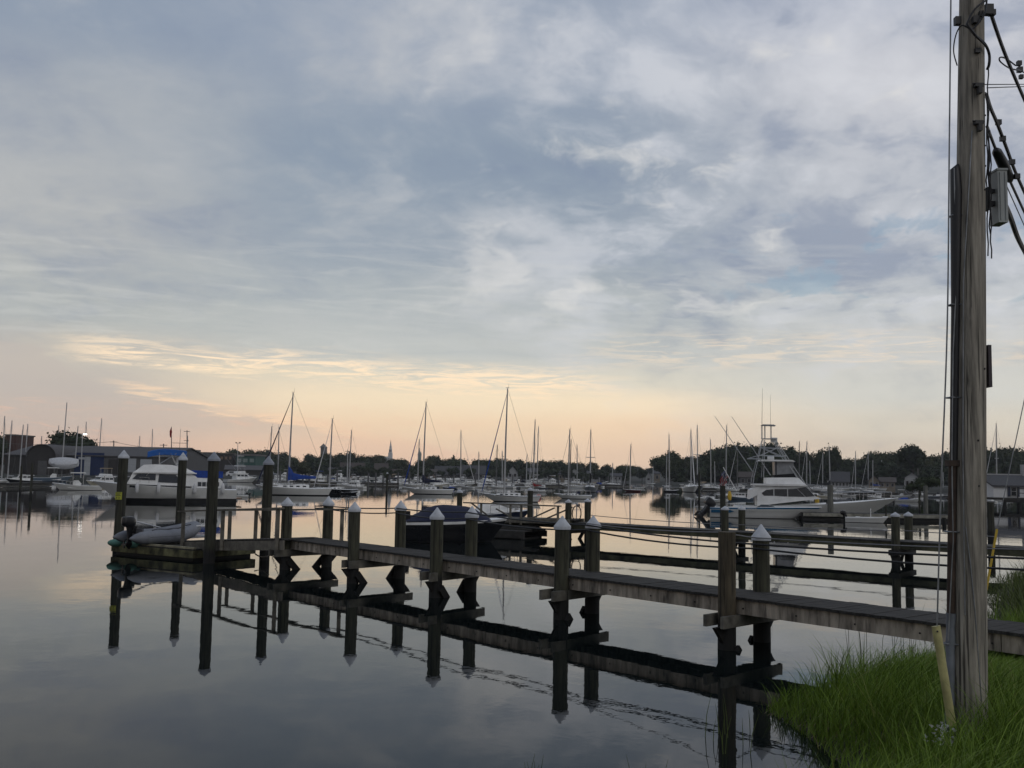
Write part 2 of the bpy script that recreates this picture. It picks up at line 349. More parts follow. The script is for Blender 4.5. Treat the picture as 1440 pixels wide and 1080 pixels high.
# ---------------------------------------------------------------- trees
leafA = mat('leaf_dark', (.034, .048, .022), .8, scale=.6, var=.4, spec=.2)
leafB = mat('leaf_mid', (.045, .06, .025), .8, scale=.6, var=.35, spec=.2)
leafC = mat('leaf_olive', (.056, .064, .03), .8, scale=.6, var=.35, spec=.2)
bark = mat('bark', (.06, .05, .04), .9, scale=4, var=.3, bump=.3)
def crown_mesh(kind, seed, nleaf=2600):
    rs = np.random.RandomState(seed)
    if kind == 'round':
        lobes = [((0, 0, 6.2), 3.0)] + [((rs.uniform(-3, 3), rs.uniform(-3, 3), rs.uniform(3.0, 7.8)), rs.uniform(1.2, 2.3)) for _ in range(13)]
    elif kind == 'wide':
        lobes = [((0, 0, 5.2), 2.8)] + [((rs.uniform(-4.6, 4.6), rs.uniform(-3, 3), rs.uniform(2.6, 6.8)), rs.uniform(1.2, 2.2)) for _ in range(17)]
    elif kind == 'conifer':
        lobes = []
        for k in range(14):
            z = 1 + k * .65; r = (10.4 - z) * .24
            for _ in range(3): a = rs.uniform(0, 6.28); lobes.append(((math.cos(a) * r * .6, math.sin(a) * r * .6, z), r * .55 + .15))
    elif kind == 'umbrella':
        lobes = [((rs.uniform(-3.6, 3.6), rs.uniform(-2.5, 2.5), rs.uniform(6.3, 8.6)), rs.uniform(.8, 1.5)) for _ in range(15)] + [((rs.uniform(-2, 2), rs.uniform(-2, 2), rs.uniform(4, 6.4)), rs.uniform(.6, 1.2)) for _ in range(6)]
    else:  # bush
        lobes = [((rs.uniform(-3.6, 3.6), rs.uniform(-2, 2), rs.uniform(.7, 2.2)), rs.uniform(.9, 1.6)) for _ in range(12)]
    wts = np.array([l[1] ** 2 for l in lobes]); wts /= wts.sum(); idx = rs.choice(len(lobes), nleaf, p=wts)
    C = np.array([l[0] for l in lobes])[idx]; Rr = np.array([l[1] for l in lobes])[idx]
    d = rs.normal(size=(nleaf, 3)); d /= np.linalg.norm(d, axis=1)[:, None]; rad = Rr * (rs.uniform(.4, 1.0, nleaf) ** .5 * 1.12 + (rs.uniform(0, 1, nleaf) > .93) * .22)
    ctr = C + d * rad[:, None]; ctr[:, 2] = np.maximum(ctr[:, 2], .3)
    a = rs.normal(size=(nleaf, 3)); a /= np.linalg.norm(a, axis=1)[:, None]; bq = np.cross(a, rs.normal(size=(nleaf, 3))); bq /= np.linalg.norm(bq, axis=1)[:, None]
    s = rs.uniform(.12, .38, nleaf)[:, None]
    V = np.stack([ctr - a * s, ctr + bq * s * .7, ctr + a * s, ctr - bq * s * .7], 1).reshape(-1, 3)
    mb = MB(); mb.v = [tuple(q) for q in V.tolist()]; mb.f = [(4 * i, 4 * i + 1, 4 * i + 2, 4 * i + 3) for i in range(nleaf)]; mb.m = [0] * nleaf
    for c, r in lobes: mb.ball(c, r * .74, 5)
    return mb
TREES = {}
def make_tree(kind, seed, m):
    if kind not in ('bush',):
        tb = MB(); top = {'round': 6, 'wide': 5, 'conifer': 9.6, 'umbrella': 7}[kind]
        tb.path([(0, 0, -.4), (.08, .05, top * .4), (-.05, .1, top)], [.34, .24, .08], 7)
        rs = random.Random(seed)
        for k in range(6):
            a = rs.uniform(0, 6.28); z = rs.uniform(.3, .75) * top; l = rs.uniform(1.5, 3)
            if kind != 'conifer': tb.path([(0, 0, z), (math.cos(a) * l * .5, math.sin(a) * l * .5, z + l * .4), (math.cos(a) * l, math.sin(a) * l, z + l * .9)], [.14, .09, .04], 5)
    root = thing('shore_tree' if kind != 'bush' else 'shore_bush', '', '')
    crown_mesh(kind, seed).build('crown', m, root, fix=False)
    if kind != 'bush': tb.build('trunk', bark, root)
    return root
protos = {}
for k, (kind, m) in enumerate([('round', leafA), ('round', leafB), ('wide', leafA), ('wide', leafC), ('conifer', leafA), ('umbrella', leafA), ('round', leafC), ('bush', leafB), ('bush', leafA), ('wide', leafB)]):
    protos[k] = [make_tree(kind, 20 + k, m), False]
def plant(k, px, ytop, Y, label, group=None, wf=1.0, zb=.5):
    """one tree whose crown top shows at (px,ytop) at distance Y"""
    top = M(px, ytop, Y); H = {0: 8.6, 1: 8.6, 2: 8, 3: 8, 4: 10.6, 5: 9.6, 6: 8.6, 7: 3.4, 8: 3.4, 9: 8}[k]
    s = (top.z - zb) / H; loc = (top.x, Y, zb); rz = random.uniform(0, 6.28) if k != 5 else .3
    scl = (s * wf, s * wf, s)
    nm = 'bush' if k in (7, 8) else 'tree'
    if not protos[k][1]:
        protos[k][1] = True; r = protos[k][0]; r.location = loc; r.rotation_euler = (0, 0, rz); r.scale = scl
        tag(r, label, nm, group)
    else:
        r = dup(protos[k][0], loc, rz, label, None, scl)
        if group: r['group'] = group
        elif 'group' in r: del r['group']
    r['category'] = nm
    return r
FG, RG, BG_ = 'leafy trees in the far treeline across the harbour', 'leafy trees in the dark treeline on the right shore', 'trees in the pale second treeline beyond'
rr = random.Random(5)
# far treeline, left of the right headland: skyline heights read from the photograph
sky_pts = [(-60, 640), (60, 640), (240, 636), (300, 640), (330, 633), (352, 631), (372, 636), (400, 640), (450, 642), (486, 635), (510, 642), (529, 640), (560, 646), (600, 646), (612, 641), (624, 648), (640, 641), (662, 645), (672, 643), (700, 648), (718, 646), (745, 652), (762, 647), (778, 646), (800, 652), (838, 649), (860, 656), (890, 655), (935, 658)]
def interp(x, pts):
    for (x0, y0), (x1, y1) in zip(pts, pts[1:]):
        if x0 <= x <= x1: return y0 + (y1 - y0) * (x - x0) / (x1 - x0)
    return pts[-1][1]
x = -50
while x < 880:
    plant(rr.choice([0, 1, 2, 3, 6, 9, 0, 2]), x, interp(x, sky_pts) + rr.uniform(-1.5, 3.0), 430 + rr.uniform(-12, 20), 'rounded leafy tree in the far treeline between the boatyard and the right headland', FG, rr.uniform(.9, 1.25)); x += rr.uniform(15, 24)
x = -40
while x < 880:
    plant(rr.choice([7, 8, 0, 2]), x, interp(x, sky_pts) + 11 + rr.uniform(-2, 4), 408, 'low dark tree at the foot of the far treeline behind the marina', 'low trees at the foot of the far treeline', 1.5); x += rr.uniform(18, 30)
x = 455
while x < 870:
    plant(rr.choice([7, 8, 0, 2, 1]), x, 657 + (x - 455) * .012 + rr.uniform(-2, 4), 374, 'small dark tree standing among the waterfront houses of the far shore', 'small trees among the far waterfront houses', 1.2, .3); x += rr.uniform(14, 30)
x = 590
while x < 960:
    plant(rr.choice([0, 2, 3]), x, 655 + (x - 590) * .006 + rr.uniform(-1, 1.5), 640, 'hazy distant tree in the pale treeline behind the far shore gap', BG_, 1.5, 3); x += rr.uniform(16, 26)
plant(4, 617, 637.5, 425, 'pointed conifer rising above the far treeline left of the tall sailboat mast', None, .9)
plant(4, 638, 637, 426, 'broad dark conifer standing above the far treeline beside the short pole mast')
plant(0, 99, 611, 215, 'round dark tree rising behind the boatyard shed roof beside the lamp post', None, 1.25)
plant(0, 4, 617, 216, 'dark tree at the left edge beside the brick tower', None, .9)
plant(1, 880, 655, 395, 'dark rounded tree on the point behind the dark red sailboat', None, 1.2)
plant(0, 903, 660, 398, 'smaller dark tree on the point left of the white gabled house')
plant(8, 861, 668, 400, 'dark bush on the point left of the dark rounded tree')
plant(6, 426, 651, 300, 'olive green bushy tree behind the blue boom cover', None, 1.2)
# right treeline
rp_ = [(938, 646), (945, 638), (955, 645), (972, 643), (990, 642), (1003, 632), (1030, 626), (1050, 628), (1068, 632), (1082, 626), (1096, 627), (1108, 640), (1130, 636), (1150, 643), (1166, 634), (1176, 645), (1190, 644), (1205, 645), (1228, 640), (1245, 636), (1262, 635), (1285, 640), (1310, 642), (1345, 636), (1380, 634), (1410, 632), (1440, 634), (1500, 630)]
x = 941
while x < 1980:
    plant(rr.choice([0, 2, 0, 9, 6]), x, interp(x, rp_) + rr.uniform(0, 3), 335 + rr.uniform(-8, 10), 'tall dark leafy tree in the treeline on the right shore', RG, rr.uniform(.8, 1.05)); x += rr.uniform(13, 19)
x = 937
while x < 1980:
    plant(rr.choice([0, 2, 7, 8, 1]), x, interp(x, rp_) + 14 + rr.uniform(-2, 6), 318, 'shorter dark tree at the water side of the right shore treeline', 'shorter trees in front of the right treeline', 1.25); x += rr.uniform(14, 22)
plant(5, 1284, 624, 300, 'spreading tree with gaps in its crown, tallest on the right skyline', None, .95)
plant(0, 1166, 632, 312, 'tall narrow tree standing above the right treeline behind the sailboat with black cover', None, .62)
plant(5, 1085, 622, 322, 'spreading tree on the skyline behind the tall tuna tower', None, 1.0)
plant(5, 1401, 634, 310, 'spreading tree on the skyline behind the mast right of the utility pole', None, .8)
plant(1, 943, 637, 325, 'large dark tree at the left end of the right headland', None, .85)
plant(9, 1294, 671, 150, 'low spreading green tree beside the white gabled house with a porch', None, 1.3)
for k_ in protos:
    if not protos[k_][1]:
        for c_ in list(protos[k_][0].children): bpy.data.objects.remove(c_)
        bpy.data.objects.remove(protos[k_][0])
# ---------------------------------------------------------------- wood materials
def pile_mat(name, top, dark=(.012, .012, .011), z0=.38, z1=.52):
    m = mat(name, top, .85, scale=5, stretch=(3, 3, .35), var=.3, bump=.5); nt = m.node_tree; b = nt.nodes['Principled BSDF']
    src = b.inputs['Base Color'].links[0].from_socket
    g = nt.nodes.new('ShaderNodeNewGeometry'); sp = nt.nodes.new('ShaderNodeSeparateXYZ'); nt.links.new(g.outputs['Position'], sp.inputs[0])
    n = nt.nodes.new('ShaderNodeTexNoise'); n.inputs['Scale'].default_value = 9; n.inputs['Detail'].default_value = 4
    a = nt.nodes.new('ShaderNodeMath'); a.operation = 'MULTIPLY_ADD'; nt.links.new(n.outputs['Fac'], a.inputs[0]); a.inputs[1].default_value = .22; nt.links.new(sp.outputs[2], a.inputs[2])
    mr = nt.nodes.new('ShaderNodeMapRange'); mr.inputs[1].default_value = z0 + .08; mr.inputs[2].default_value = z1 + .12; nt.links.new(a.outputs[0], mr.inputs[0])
    mx = nt.nodes.new('ShaderNodeMix'); mx.data_type = 'RGBA'; nt.links.new(mr.outputs[0], mx.inputs[0]); mx.inputs[6].default_value = (*dark, 1)  # black pile foot: wet tide stain, with shade under the deck painted in
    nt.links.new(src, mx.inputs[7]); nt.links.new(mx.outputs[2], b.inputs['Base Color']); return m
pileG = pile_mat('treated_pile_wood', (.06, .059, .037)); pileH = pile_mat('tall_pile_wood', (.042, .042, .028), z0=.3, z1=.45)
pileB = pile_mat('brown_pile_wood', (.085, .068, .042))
capm = mat('white_pile_cap', (.52, .54, .57), .5, var=.14, scale=5, bump=.1)
capgrey = mat('grey_pile_cap', (.27, .29, .33), .5, var=.1, scale=4)
for q_ in (pileG, pileH, pileB): cracks(q_, 26, .8, .36, .44, .35, 2.2)
deckw = mat('deck_planks_weathered', (.042, .039, .035), .95, scale=4, stretch=(1, 6, 1), var=.4, bump=.5)
strw = mat('stringer_weathered', (.40, .345, .275), .85, scale=6, stretch=(1, 1, .22), var=.42, bump=.4)
beamw = mat('beam_weathered', (.155, .145, .12), .85, scale=4, var=.3, bump=.4)
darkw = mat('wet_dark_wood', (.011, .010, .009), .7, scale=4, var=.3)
cracks(strw, 9, 1.5, .34, .4, .55, 3.2)
railw = mat('rail_weathered', (.17, .155, .125), .85, scale=4, var=.3, bump=.4)
def ring_pile(mb, r, z0, z1, seed, lean=(0, 0), n=20):
    rs = random.Random(seed * 7 + 1); rings = []; nz = 9; ph = [rs.uniform(0, 6.28) for _ in range(3)]
    for i in range(nz + 1):
        z = z0 + (z1 - z0) * i / nz; rr_ = r * (1.03 - .08 * i / nz)
        rings.append([(lean[0] * (z - z0) + rr_ * (1 + .02 * math.sin(3 * a + ph[0] + z) + .015 * math.sin(7 * a + ph[1])) * math.cos(a), lean[1] * (z - z0) + rr_ * (1 + .02 * math.sin(2 * a + ph[2])) * math.sin(a), z) for a in [2 * math.pi * k / n for k in range(n)]])
    return mb.loft(rings)
def cone_cap(mb, c, r, h=.2, skirt=.05, n=24):
    rs = [(r * 1.1, -skirt), (r * 1.12, 0), (r * 1.08, .012), (r * .55, h * .52), (r * .1, h * .97), (.004, h)]
    return mb.loft([[(c[0] + q * math.cos(2 * math.pi * k / n), c[1] + q * math.sin(2 * math.pi * k / n), c[2] + z) for k in range(n)] for q, z in rs])
def pile(px, ytop, yw, r, parent=None, m=None, cap='w', label=None, group=None, name='pile', seed=0, xy=None, caph=.2, z0=-1.3, lean=(0, 0)):
    x, y = xy or at(px, yw); zt = M(px, ytop, y).z; h = zt - (caph if cap else 0)
    off = (x, y, 0)
    if lean == (0, 0): rl_ = random.Random(seed + 5); lean = (rl_.uniform(-.008, .008), rl_.uniform(-.008, .008)); caph *= rl_.uniform(.9, 1.08)
    mb = ring_pile(MB(), r, z0, h, seed, lean)
    if cap is None: pass
    if parent is None:
        root = thing(name, label, 'piling', off, 0, group); mb.build('post', m or pileG, root, True); pr = root
        if cap: cone_cap(MB(), (lean[0] * (h - z0), lean[1] * (h - z0), h), r, caph).build('cap', capm if cap == 'w' else capgrey, root, True)
    else:
        pr = mb.build('pile', m or pileG, parent, True, loc=off)
        if cap: cone_cap(MB(), (lean[0] * (h - z0), lean[1] * (h - z0), h), r, caph).build('cap', capm if cap == 'w' else capgrey, pr, True)
    return pr, x, y
# ---------------------------------------------------------------- near pier
pier = thing('pier', 'long narrow weathered plank pier on white capped piles, crossing the foreground to the grassy bank', 'pier')
FR = [(1022, 748, 913), (788, 725, 870.5), (612.5, 713.5, 840), (496, 704.5, 820), (401, 698, 800.5)]
RE = [(1072, 738, 902), (832, 724, 862), (661, 712, 832), (562, 703.5, 813), (459, 698, 797)]
Pf = [Vector((*at(a, c), 0)) for a, b_, c in FR]; Pr = [Vector((*at(a, c), 0)) for a, b_, c in RE]
# straight least squares line through the front piles
mx_ = sum((p.x for p in Pf)) / 5; my_ = sum((p.y for p in Pf)) / 5
k_ = sum((p.x - mx_) * (p.y - my_) for p in Pf) / sum((p.x - mx_) ** 2 for p in Pf)
U = Vector((-1, -k_, 0)).normalized(); VN = Vector((U.y, -U.x, 0))
if VN.y < 0: VN = -VN
P0 = Vector((mx_, my_, 0)); PW = 1.16     # pile line spacing
def L(s, v, z): q = P0 + U * s + VN * v; return Vector((q.x, q.y, z))
ss = [(p - P0).dot(U) for p in Pf]
print('pier dir', U, VN, ss, [(p - P0).dot(VN) for p in Pf], [(p - P0).dot(VN) for p in Pr], [(p - P0).dot(U) for p in Pr])
SE, SB = ss[-1] + .35, ss[0] - 7.5
ZD = .76
rp = random.Random(3)
mb = MB(); s = SB                       # the planks are one surface
while s < SE:
    wd = .138; jit = rp.uniform(-.012, .012)
    c = L(s + wd / 2, PW / 2 + jit * .3, ZD - .019 + rp.uniform(-.003, .003)); mxr = Matrix((U, VN, Vector((0, 0, 1)))).transposed()
    mb.box(c, (wd, PW - .25 + .06 + jit, .038), mx=mxr); s += .146
mb.build('deck', deckw, pier)
mxr = Matrix((U, VN, Vector((0, 0, 1)))).transposed()
for v in (.165, PW / 2, PW - .165):
    mb = MB(); s = SB; i = 0
    while s < SE:
        e = min(s + 3.6, SE); mb.box(L((s + e) / 2, v + (.0 if i % 2 else .004), ZD - .038 - .105 - .002), (e - s - .01, .045, .205), mx=mxr); s = e; i += 1
    mb.build('stringer', strw, pier)
def gusset(mb, s, v0, dv, z0, hgt, t=.05):
    # triangular knee, along the bent
    a = [L(s - t / 2, v0, z0), L(s - t / 2, v0 + dv, z0), L(s - t / 2, v0, z0 - hgt)]; b_ = [q + U * t for q in a]
    mb.add([*a, *b_], [(0, 1, 2), (5, 4, 3), (0, 3, 4, 1), (1, 4, 5, 2), (2, 5, 3, 0)])
for i, (p, (px, yt, yw), q, (px2, yt2, yw2)) in enumerate(zip(Pf, FR, Pr, RE)):
    s = ss[i]
    f_ = L(s, 0, 0); s2 = (q - P0).dot(U); g_ = L((s + s2) / 2 * .0 + s2, PW, 0)
    r = [.135, .135, .135, .135, .14][i]
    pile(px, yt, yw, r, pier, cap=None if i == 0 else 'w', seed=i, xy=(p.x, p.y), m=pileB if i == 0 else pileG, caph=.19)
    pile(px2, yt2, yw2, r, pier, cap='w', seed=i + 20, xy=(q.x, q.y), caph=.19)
    zb = ZD - .25 - .09
    for du in (-1, 1):
        mb = MB(); aa = L(s + du * .155, -.3, zb); bb = Vector((q.x, q.y, zb)) + VN * .26 + U * (du * .155)
        mb.beam(aa, bb, .055, .17); mb.build('cross_beam', beamw, pier)
    hh = min(.36, zb - .1)
    dirv = (q - p).normalized()
    for base, sg in ((p, -1), (q, 1)):
        a0 = Vector((base.x, base.y, zb - .08)) + dirv * sg * .05; a1 = a0 + dirv * sg * .31; a2 = a0 - Vector((0, 0, .32))
        for t in (-.03,):
            mb = MB(); A = [a0 + U * t, a1 + U * t, a2 + U * t]; B = [x_ + U * .06 for x_ in A]
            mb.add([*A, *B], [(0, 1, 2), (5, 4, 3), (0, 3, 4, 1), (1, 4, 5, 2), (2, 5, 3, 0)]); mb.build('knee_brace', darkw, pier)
    mb = MB()
    za = [.02, .06, .2, .22, .24][i]
    for t, (b0, b1) in ((-.17, (p, q)), (.17, (q, p))):
        d2 = (b1 - b0).normalized()
        mb.beam(b0 + Vector((0, 0, za)) + U * t, b0 + d2 * 1.2 + Vector((0, 0, za - 1.25)) + U * t, .05, .16)
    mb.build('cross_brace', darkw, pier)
# bolts heads on the stringer
mb = MB()
for k in range(26):
    s = SB + 1.0 + k * .9
    if s > SE: break
    a = L(s, .142, ZD - .16); mb.tube(a, a - VN * .012, .012, n=8)
mb.build('bolt', darkw, pier)
# cables strung along the rear piles
cab = mat('black_cable_sheath', (.015, .015, .016), .5, var=.1); cabg = mat('grey_cable_sheath', (.2, .2, .21), .5, var=.1)
def strung(pts, r, m, label, sagv=.07, name='cable', cat='cable', group='cables strung along the near pier piles'):
    path = []
    for a, b_ in zip(pts, pts[1:]):
        sg = sag(a, b_, sagv * (b_ - a).length / 4, 10); path += sg if not path else sg[1:]
    o = MB().path(path, r, 6).build(name, m, smooth=True); tag(o, label, cat, group); return o
def offr(i, z, d=-.155): q = Pr[i]; return Vector((q.x, q.y, z)) + VN * d
rend = Vector((*at(1072, 902), 0)) - U * 8
def rz_(px, y, i): return M(px, y, Pr[i].y).z
za = [rz_(1072, 765, 0), rz_(832, 738, 1), rz_(661, 720, 2), rz_(562, 714.5, 3), rz_(459, 711, 4)]
zb_ = [rz_(1072, 771, 0), rz_(832, 745, 1), rz_(661, 729, 2), rz_(562, 721, 3), rz_(459, 714.5, 4)]
ea = Vector((rend.x, rend.y, M(1440, 786, rend.y).z + .02)); eb = Vector((rend.x, rend.y, M(1440, 797, rend.y).z))
end = L(SE, PW - .1, za[4] - .02)
strung([ea] + [offr(i, za[i]) for i in range(5)] + [end], .016, cab, 'upper black cable strung along the rear piles of the foreground pier', .04)
strung([eb] + [offr(i, zb_[i]) for i in range(5)] + [end - Vector((0, 0, .05))], .016, cab, 'lower black cable strung along the rear piles of the foreground pier', .07)
ec = ea + Vector((0, 0, .12)); mid = [offr(0, za[0] + .1), Vector((*(L(ss[0] + 1.3, PW, 0)).xy, 1.72))]
strung([ec, offr(0, za[0] + .1), Pf[0] + Vector((.0, .15, M(1000, 749, Pf[0].y).z)), offr(1, za[1] + .03)], .009, cabg, 'thin grey cable running past the flat topped front pile of the foreground pier', .04)
# ---------------------------------------------------------------- gangway and float at the left end
gw = thing('gangway', 'short sloping wooden gangway with handrails from the foreground pier to the small float', 'gangway')
nA, nB = Vector((*at(391, 802), 0)), Vector((*at(257, 785), 0)); gd = (nB - nA).normalized(); gn = Vector((gd.y, -gd.x, 0))
if gn.y < 0: gn = -gn
GWd = .95; gl = (nB - nA).length
def G(t, v, z): q = nA + gd * t + gn * v; return Vector((q.x, q.y, z))
def gz(t): return .76 - .3 * max(0, min(1, t / gl))
for v in (0, GWd):
    MB().beam(G(-.2, v, gz(-.2) - .13), G(gl, v, gz(gl) - .13), .05, .24).build('stringer', railw, gw)
mb = MB(); t = -.2
while t < gl:
    a = G(t + .06, .02, gz(t + .06) + .005); b_ = G(t + .06, GWd - .02, gz(t + .06) + .005); mb.beam(a, b_, .125, .03); t += .14
mb.build('deck', deckw, gw)
ht = [M(391, 715.5, nA.y).z, M(314, 717, G(gl * .55, 0, 0).y).z, M(257, 720.5, nB.y).z]
tt = [.02, gl * .555, gl - .03]
for v, sh in ((-.05, 0), (GWd + .05, .0)):
    offs = 0 if v < 0 else -1.15
    lo, hi = (0, gl) if v < 0 else (-1.25, gl - .6)
    for k in range(3 if v < 0 else 3):
        t = tt[k] if v < 0 else [-1.2, 2.45, gl - .7][k]
        zt = 1.52 - .25 * max(0, t / gl)
        MB().beam(G(t, v, gz(t) - .25), G(t, v, zt), .085, .085, up=(1, 0, 0)).build('rail_post', railw, gw)
    a, b_ = G(lo - .15, v, 1.55 - .25 * max(0, (lo - .1) / gl)), G(hi + .2, v, 1.55 - .25 * (hi + .15) / gl)
    MB().beam(a, b_, .13, .04).build('handrail', railw, gw)
fl = thing('dock_float', 'small green stained wooden float between four tall piles at the end of the gangway', 'float')
c0 = Vector((*at(271, 789.5), 0)); c1 = Vector((*at(156, 779), 0)); c2 = Vector((*at(381, 785), 0))
e1 = (c1 - c0); e2 = (c2 - c0); l1 = e1.length; l2 = e2.length; e1.normalize(); e2 = (e2 - e1 * e2.dot(e1)).normalized()
print('float', c0, l1, l2)
flm = mat('float_green_stained', (.13, .125, .06), .85, scale=3, var=.55, bump=.3); foam = mat('green_foam', (.10, .24, .19), .7, var=.2)
def Q(a, b_, z): q = c0 + e1 * a + e2 * b_; return Vector((q.x, q.y, z))
mf = Matrix((e1, e2, Vector((0, 0, 1)))).transposed()
mb = MB(); n = int(l1 / .15)
for i in range(n): mb.box(Q((i + .5) * l1 / n, l2 / 2, .30), (l1 / n - .008, l2, .035), mx=mf)
mb.build('deck', deckw, fl)
for (a, b_, sz) in ((l1 / 2, .03, (l1, .06, .2)), (l1 / 2, l2 - .03, (l1, .06, .2)), (.03, l2 / 2, (.06, l2 - .12, .2)), (l1 - .03, l2 / 2, (.06, l2 - .12, .2))):
    MB().box(Q(a, b_, .18), sz, mx=mf).build('side_board', flm, fl)
MB().box(Q(l1 / 2, l2 / 2, -.05), (l1 - .2, l2 - .2, .24), mx=mf).build('flotation', darkw, fl)
bull = mat('bull_rail_pale', (.33, .30, .2), .8, scale=3, var=.3)
MB().beam(Q(0, .06, .345), Q(l1 * .62, .06, .345), .09, .05).build('bull_rail', bull, fl)
for a in (.72, .93):
    mb = MB(); mb.ball(Q(l1 * a, -.02, .33), .2, 8, sq=(1.3, .8, .55)); mb.build('green_bumper', foam, fl, True)
for (px, yt, yw, lb, cp, r) in ((165, 632.5, 776, 'tall white capped piling at the left corner of the float, with a small yellow sign', 'w', .145),
                            (250.5, 636, 771, 'tall white capped piling behind the float, just right of the yellow sign piling', 'w', .135),
                            (293.5, 635, 792, 'tall grey capped piling standing nearest, at the front of the float', 'g', .15),
                            (371.5, 641, 787.5, 'tall grey capped piling beside the gangway at the right end of the float', 'g', .14)):
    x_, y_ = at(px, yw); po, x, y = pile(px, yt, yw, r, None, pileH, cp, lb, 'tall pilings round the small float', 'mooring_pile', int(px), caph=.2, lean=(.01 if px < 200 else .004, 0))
    if px == 165:
        zs = M(166, 697, y).z; ysg = mat('sign_yellow', (.42, .44, .05), .5, var=.1); blk = mat('sign_black', (.02, .02, .02), .6)
        sgn = MB().box((0.012, -r - .012, zs), (.19, .012, .22)).build('sign', ysg, po)
        mb = MB()
        for dz, wd in ((.085, .16), (.05, .1), (.01, .15)): mb.box((.0, -r - .022, zs + dz), (wd, .006, .014))
        for dx in (-.04, .03): mb.box((dx, -r - .022, zs - .06), (.02, .006, .05))
        mb.build('sign_marking', blk, sgn)
# mooring line between float and gangway pile
rope = mat('pale_rope', (.42, .4, .36), .9, var=.2)
tag(MB().path(sag(M(359, 779, 27.2), M(379, 781, 26.6), .06, 10), .018, 6).build('mooring_line', rope, smooth=True), 'pale rope looped low on the float beside the grey capped piling by the gangway', 'rope')
# ---------------------------------------------------------------- second pier, behind
pier2 = thing('pier', 'low dark second pier running behind the foreground pier towards the covered motorboat', 'pier')
A2 = Vector((*at(1445, 806), 0)); B2 = Vector((*at(694, 751.5), 0)); U2 = (B2 - A2).normalized(); V2 = Vector((U2.y, -U2.x, 0))
if V2.y < 0: V2 = -V2
L2 = (B2 - A2).length; print('pier2', A2, B2, L2)
def K(s, v, z): q = A2 + U2 * s + V2 * v; return Vector((q.x, q.y, z))
m2 = Matrix((U2, V2, Vector((0, 0, 1)))).transposed(); ZD2 = .66
darkdeck = mat('dark_deck', (.05, .047, .042), .85, scale=3, var=.3, bump=.4); mossy = mat('mossy_edge', (.09, .09, .05), .85, scale=2, var=.4)
mb = MB(); s = -6
while s < L2: mb.box(K(s + .07, .55, ZD2 + rp.uniform(-.003, .003)), (.138, 1.1, .035), mx=m2); s += .146
mb.build('deck', darkdeck, pier2)
for v in (.06, 1.04): MB().box(K((L2 - 6) / 2, v, ZD2 - .125), (L2 + 6, .05, .2), mx=m2).build('stringer', mossy if v < .5 else darkdeck, pier2)
def on2(px):  # arc length where the front edge of pier2 shows at column px
    d = ray(px, 760); t = None
    a = A2.x * d.y - A2.y * d.x; b_ = U2.x * d.y - U2.y * d.x; return -a / b_
for px, yt, px2, yt2, lbl in ((1262, 720, 1277, 719.5, 0), (1022.5, 711.5, 1044, 711.5, 0), (802, 702, 827, 701, 0)):
    s = on2(px); q = K(s, -.14, 0); s2_ = on2(px2); q2 = K(s + .1, 1.22, 0)
    z = M(px, yt, q.y).z; z2 = M(px2, yt2, q2.y).z
    for qq, zz, mm in ((q, z, pileG), (q2, z2, pileG)):
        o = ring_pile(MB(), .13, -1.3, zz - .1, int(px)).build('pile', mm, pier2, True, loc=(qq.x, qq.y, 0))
        cone_cap(MB(), (0, 0, zz - .1), .13, .1, .04).build('cap', capm, o, True)
    MB().beam(q + V2 * -.2 + Vector((0, 0, .34)), q2 + V2 * .2 + Vector((0, 0, .34)), .3, .16).build('cross_beam', darkw, pier2)
    mb = MB()
    for b0, b1 in ((q, q2), (q2, q)):
        d2 = (b1 - b0).normalized(); mb.beam(b0 + Vector((0, 0, .35)) + U2 * .15, b0 + d2 * 1.1 + Vector((0, 0, -.75)) + U2 * .15, .05, .15)
    mb.build('cross_brace', darkw, pier2)
for k in range(3):
    hs = on2(1440) + .0
pts = [K(-6, .1, 1.05), K(on2(1277), .15, 1.0), K(on2(1044), .15, .92), K(on2(827), .15, .98)]
strung(pts, .014, cabg, 'pale grey hose strung low above the deck edge of the second pier', .03, 'hose', 'hose', None)
# hose hung in a coil on the pile
hs = on2(802); cq = K(hs, .02, 1.0); mb = MB(); pts = []
for k in range(60):
    a = k * .42; pts.append(cq + Vector((.22 + .17 * math.sin(a), -.12 + .004 * k, .02 + .3 * math.cos(a))))
tag(mb.path(pts, .016, 5).build('coiled_hose', cab, smooth=True), 'black hose hung in a coil between the two end piles of the second pier', 'hose')
# ramp with handrails at the end of the second pier
rm = thing('ramp', 'wooden landing with a flat top rail and sloping handrails, ending the second pier', 'ramp')
ra, rb = M(652, 709, 41.0), M(789, 709.5, 38.6); base_z = .62
rdir = (rb - ra); rdir.z = 0; rl = rdir.length; rdir.normalize(); rn = Vector((rdir.y, -rdir.x, 0)); rn = rn if rn.y > 0 else -rn
zt = (ra.z + rb.z) / 2
def H(px, z, v=0.0):
    t = (px - 652) / (789 - 652) * rl; q = ra + rdir * t + rn * v; return Vector((q.x, q.y, z))
MB().beam(H(652, zt), H(789, zt), .11, .05).build('handrail', railw, rm)
for px in (678, 720, 735, 785): MB().beam(H(px, base_z - .1), H(px, zt - .02), .09, .09, up=(1, 0, 0)).build('rail_post', railw, rm)
for a, b_, v in (((663, .0), (693, -.58), .0), ((690, -.22), (716, -.58), .5), ((780, -.08), (747, -.55), .0), ((794, -.05), (757, -.56), .6)):
    MB().beam(H(a[0], zt + a[1], v), H(b_[0], zt + b_[1], v), .06, .05).build('sloping_rail', railw, rm)
mb = MB()
for v in (.0, 1.2): mb.beam(H(668, base_z + .02, v), H(800, base_z + .1, v), .08, .18)
mb.build('stringer', railw, rm)
mb = MB(); t = 668
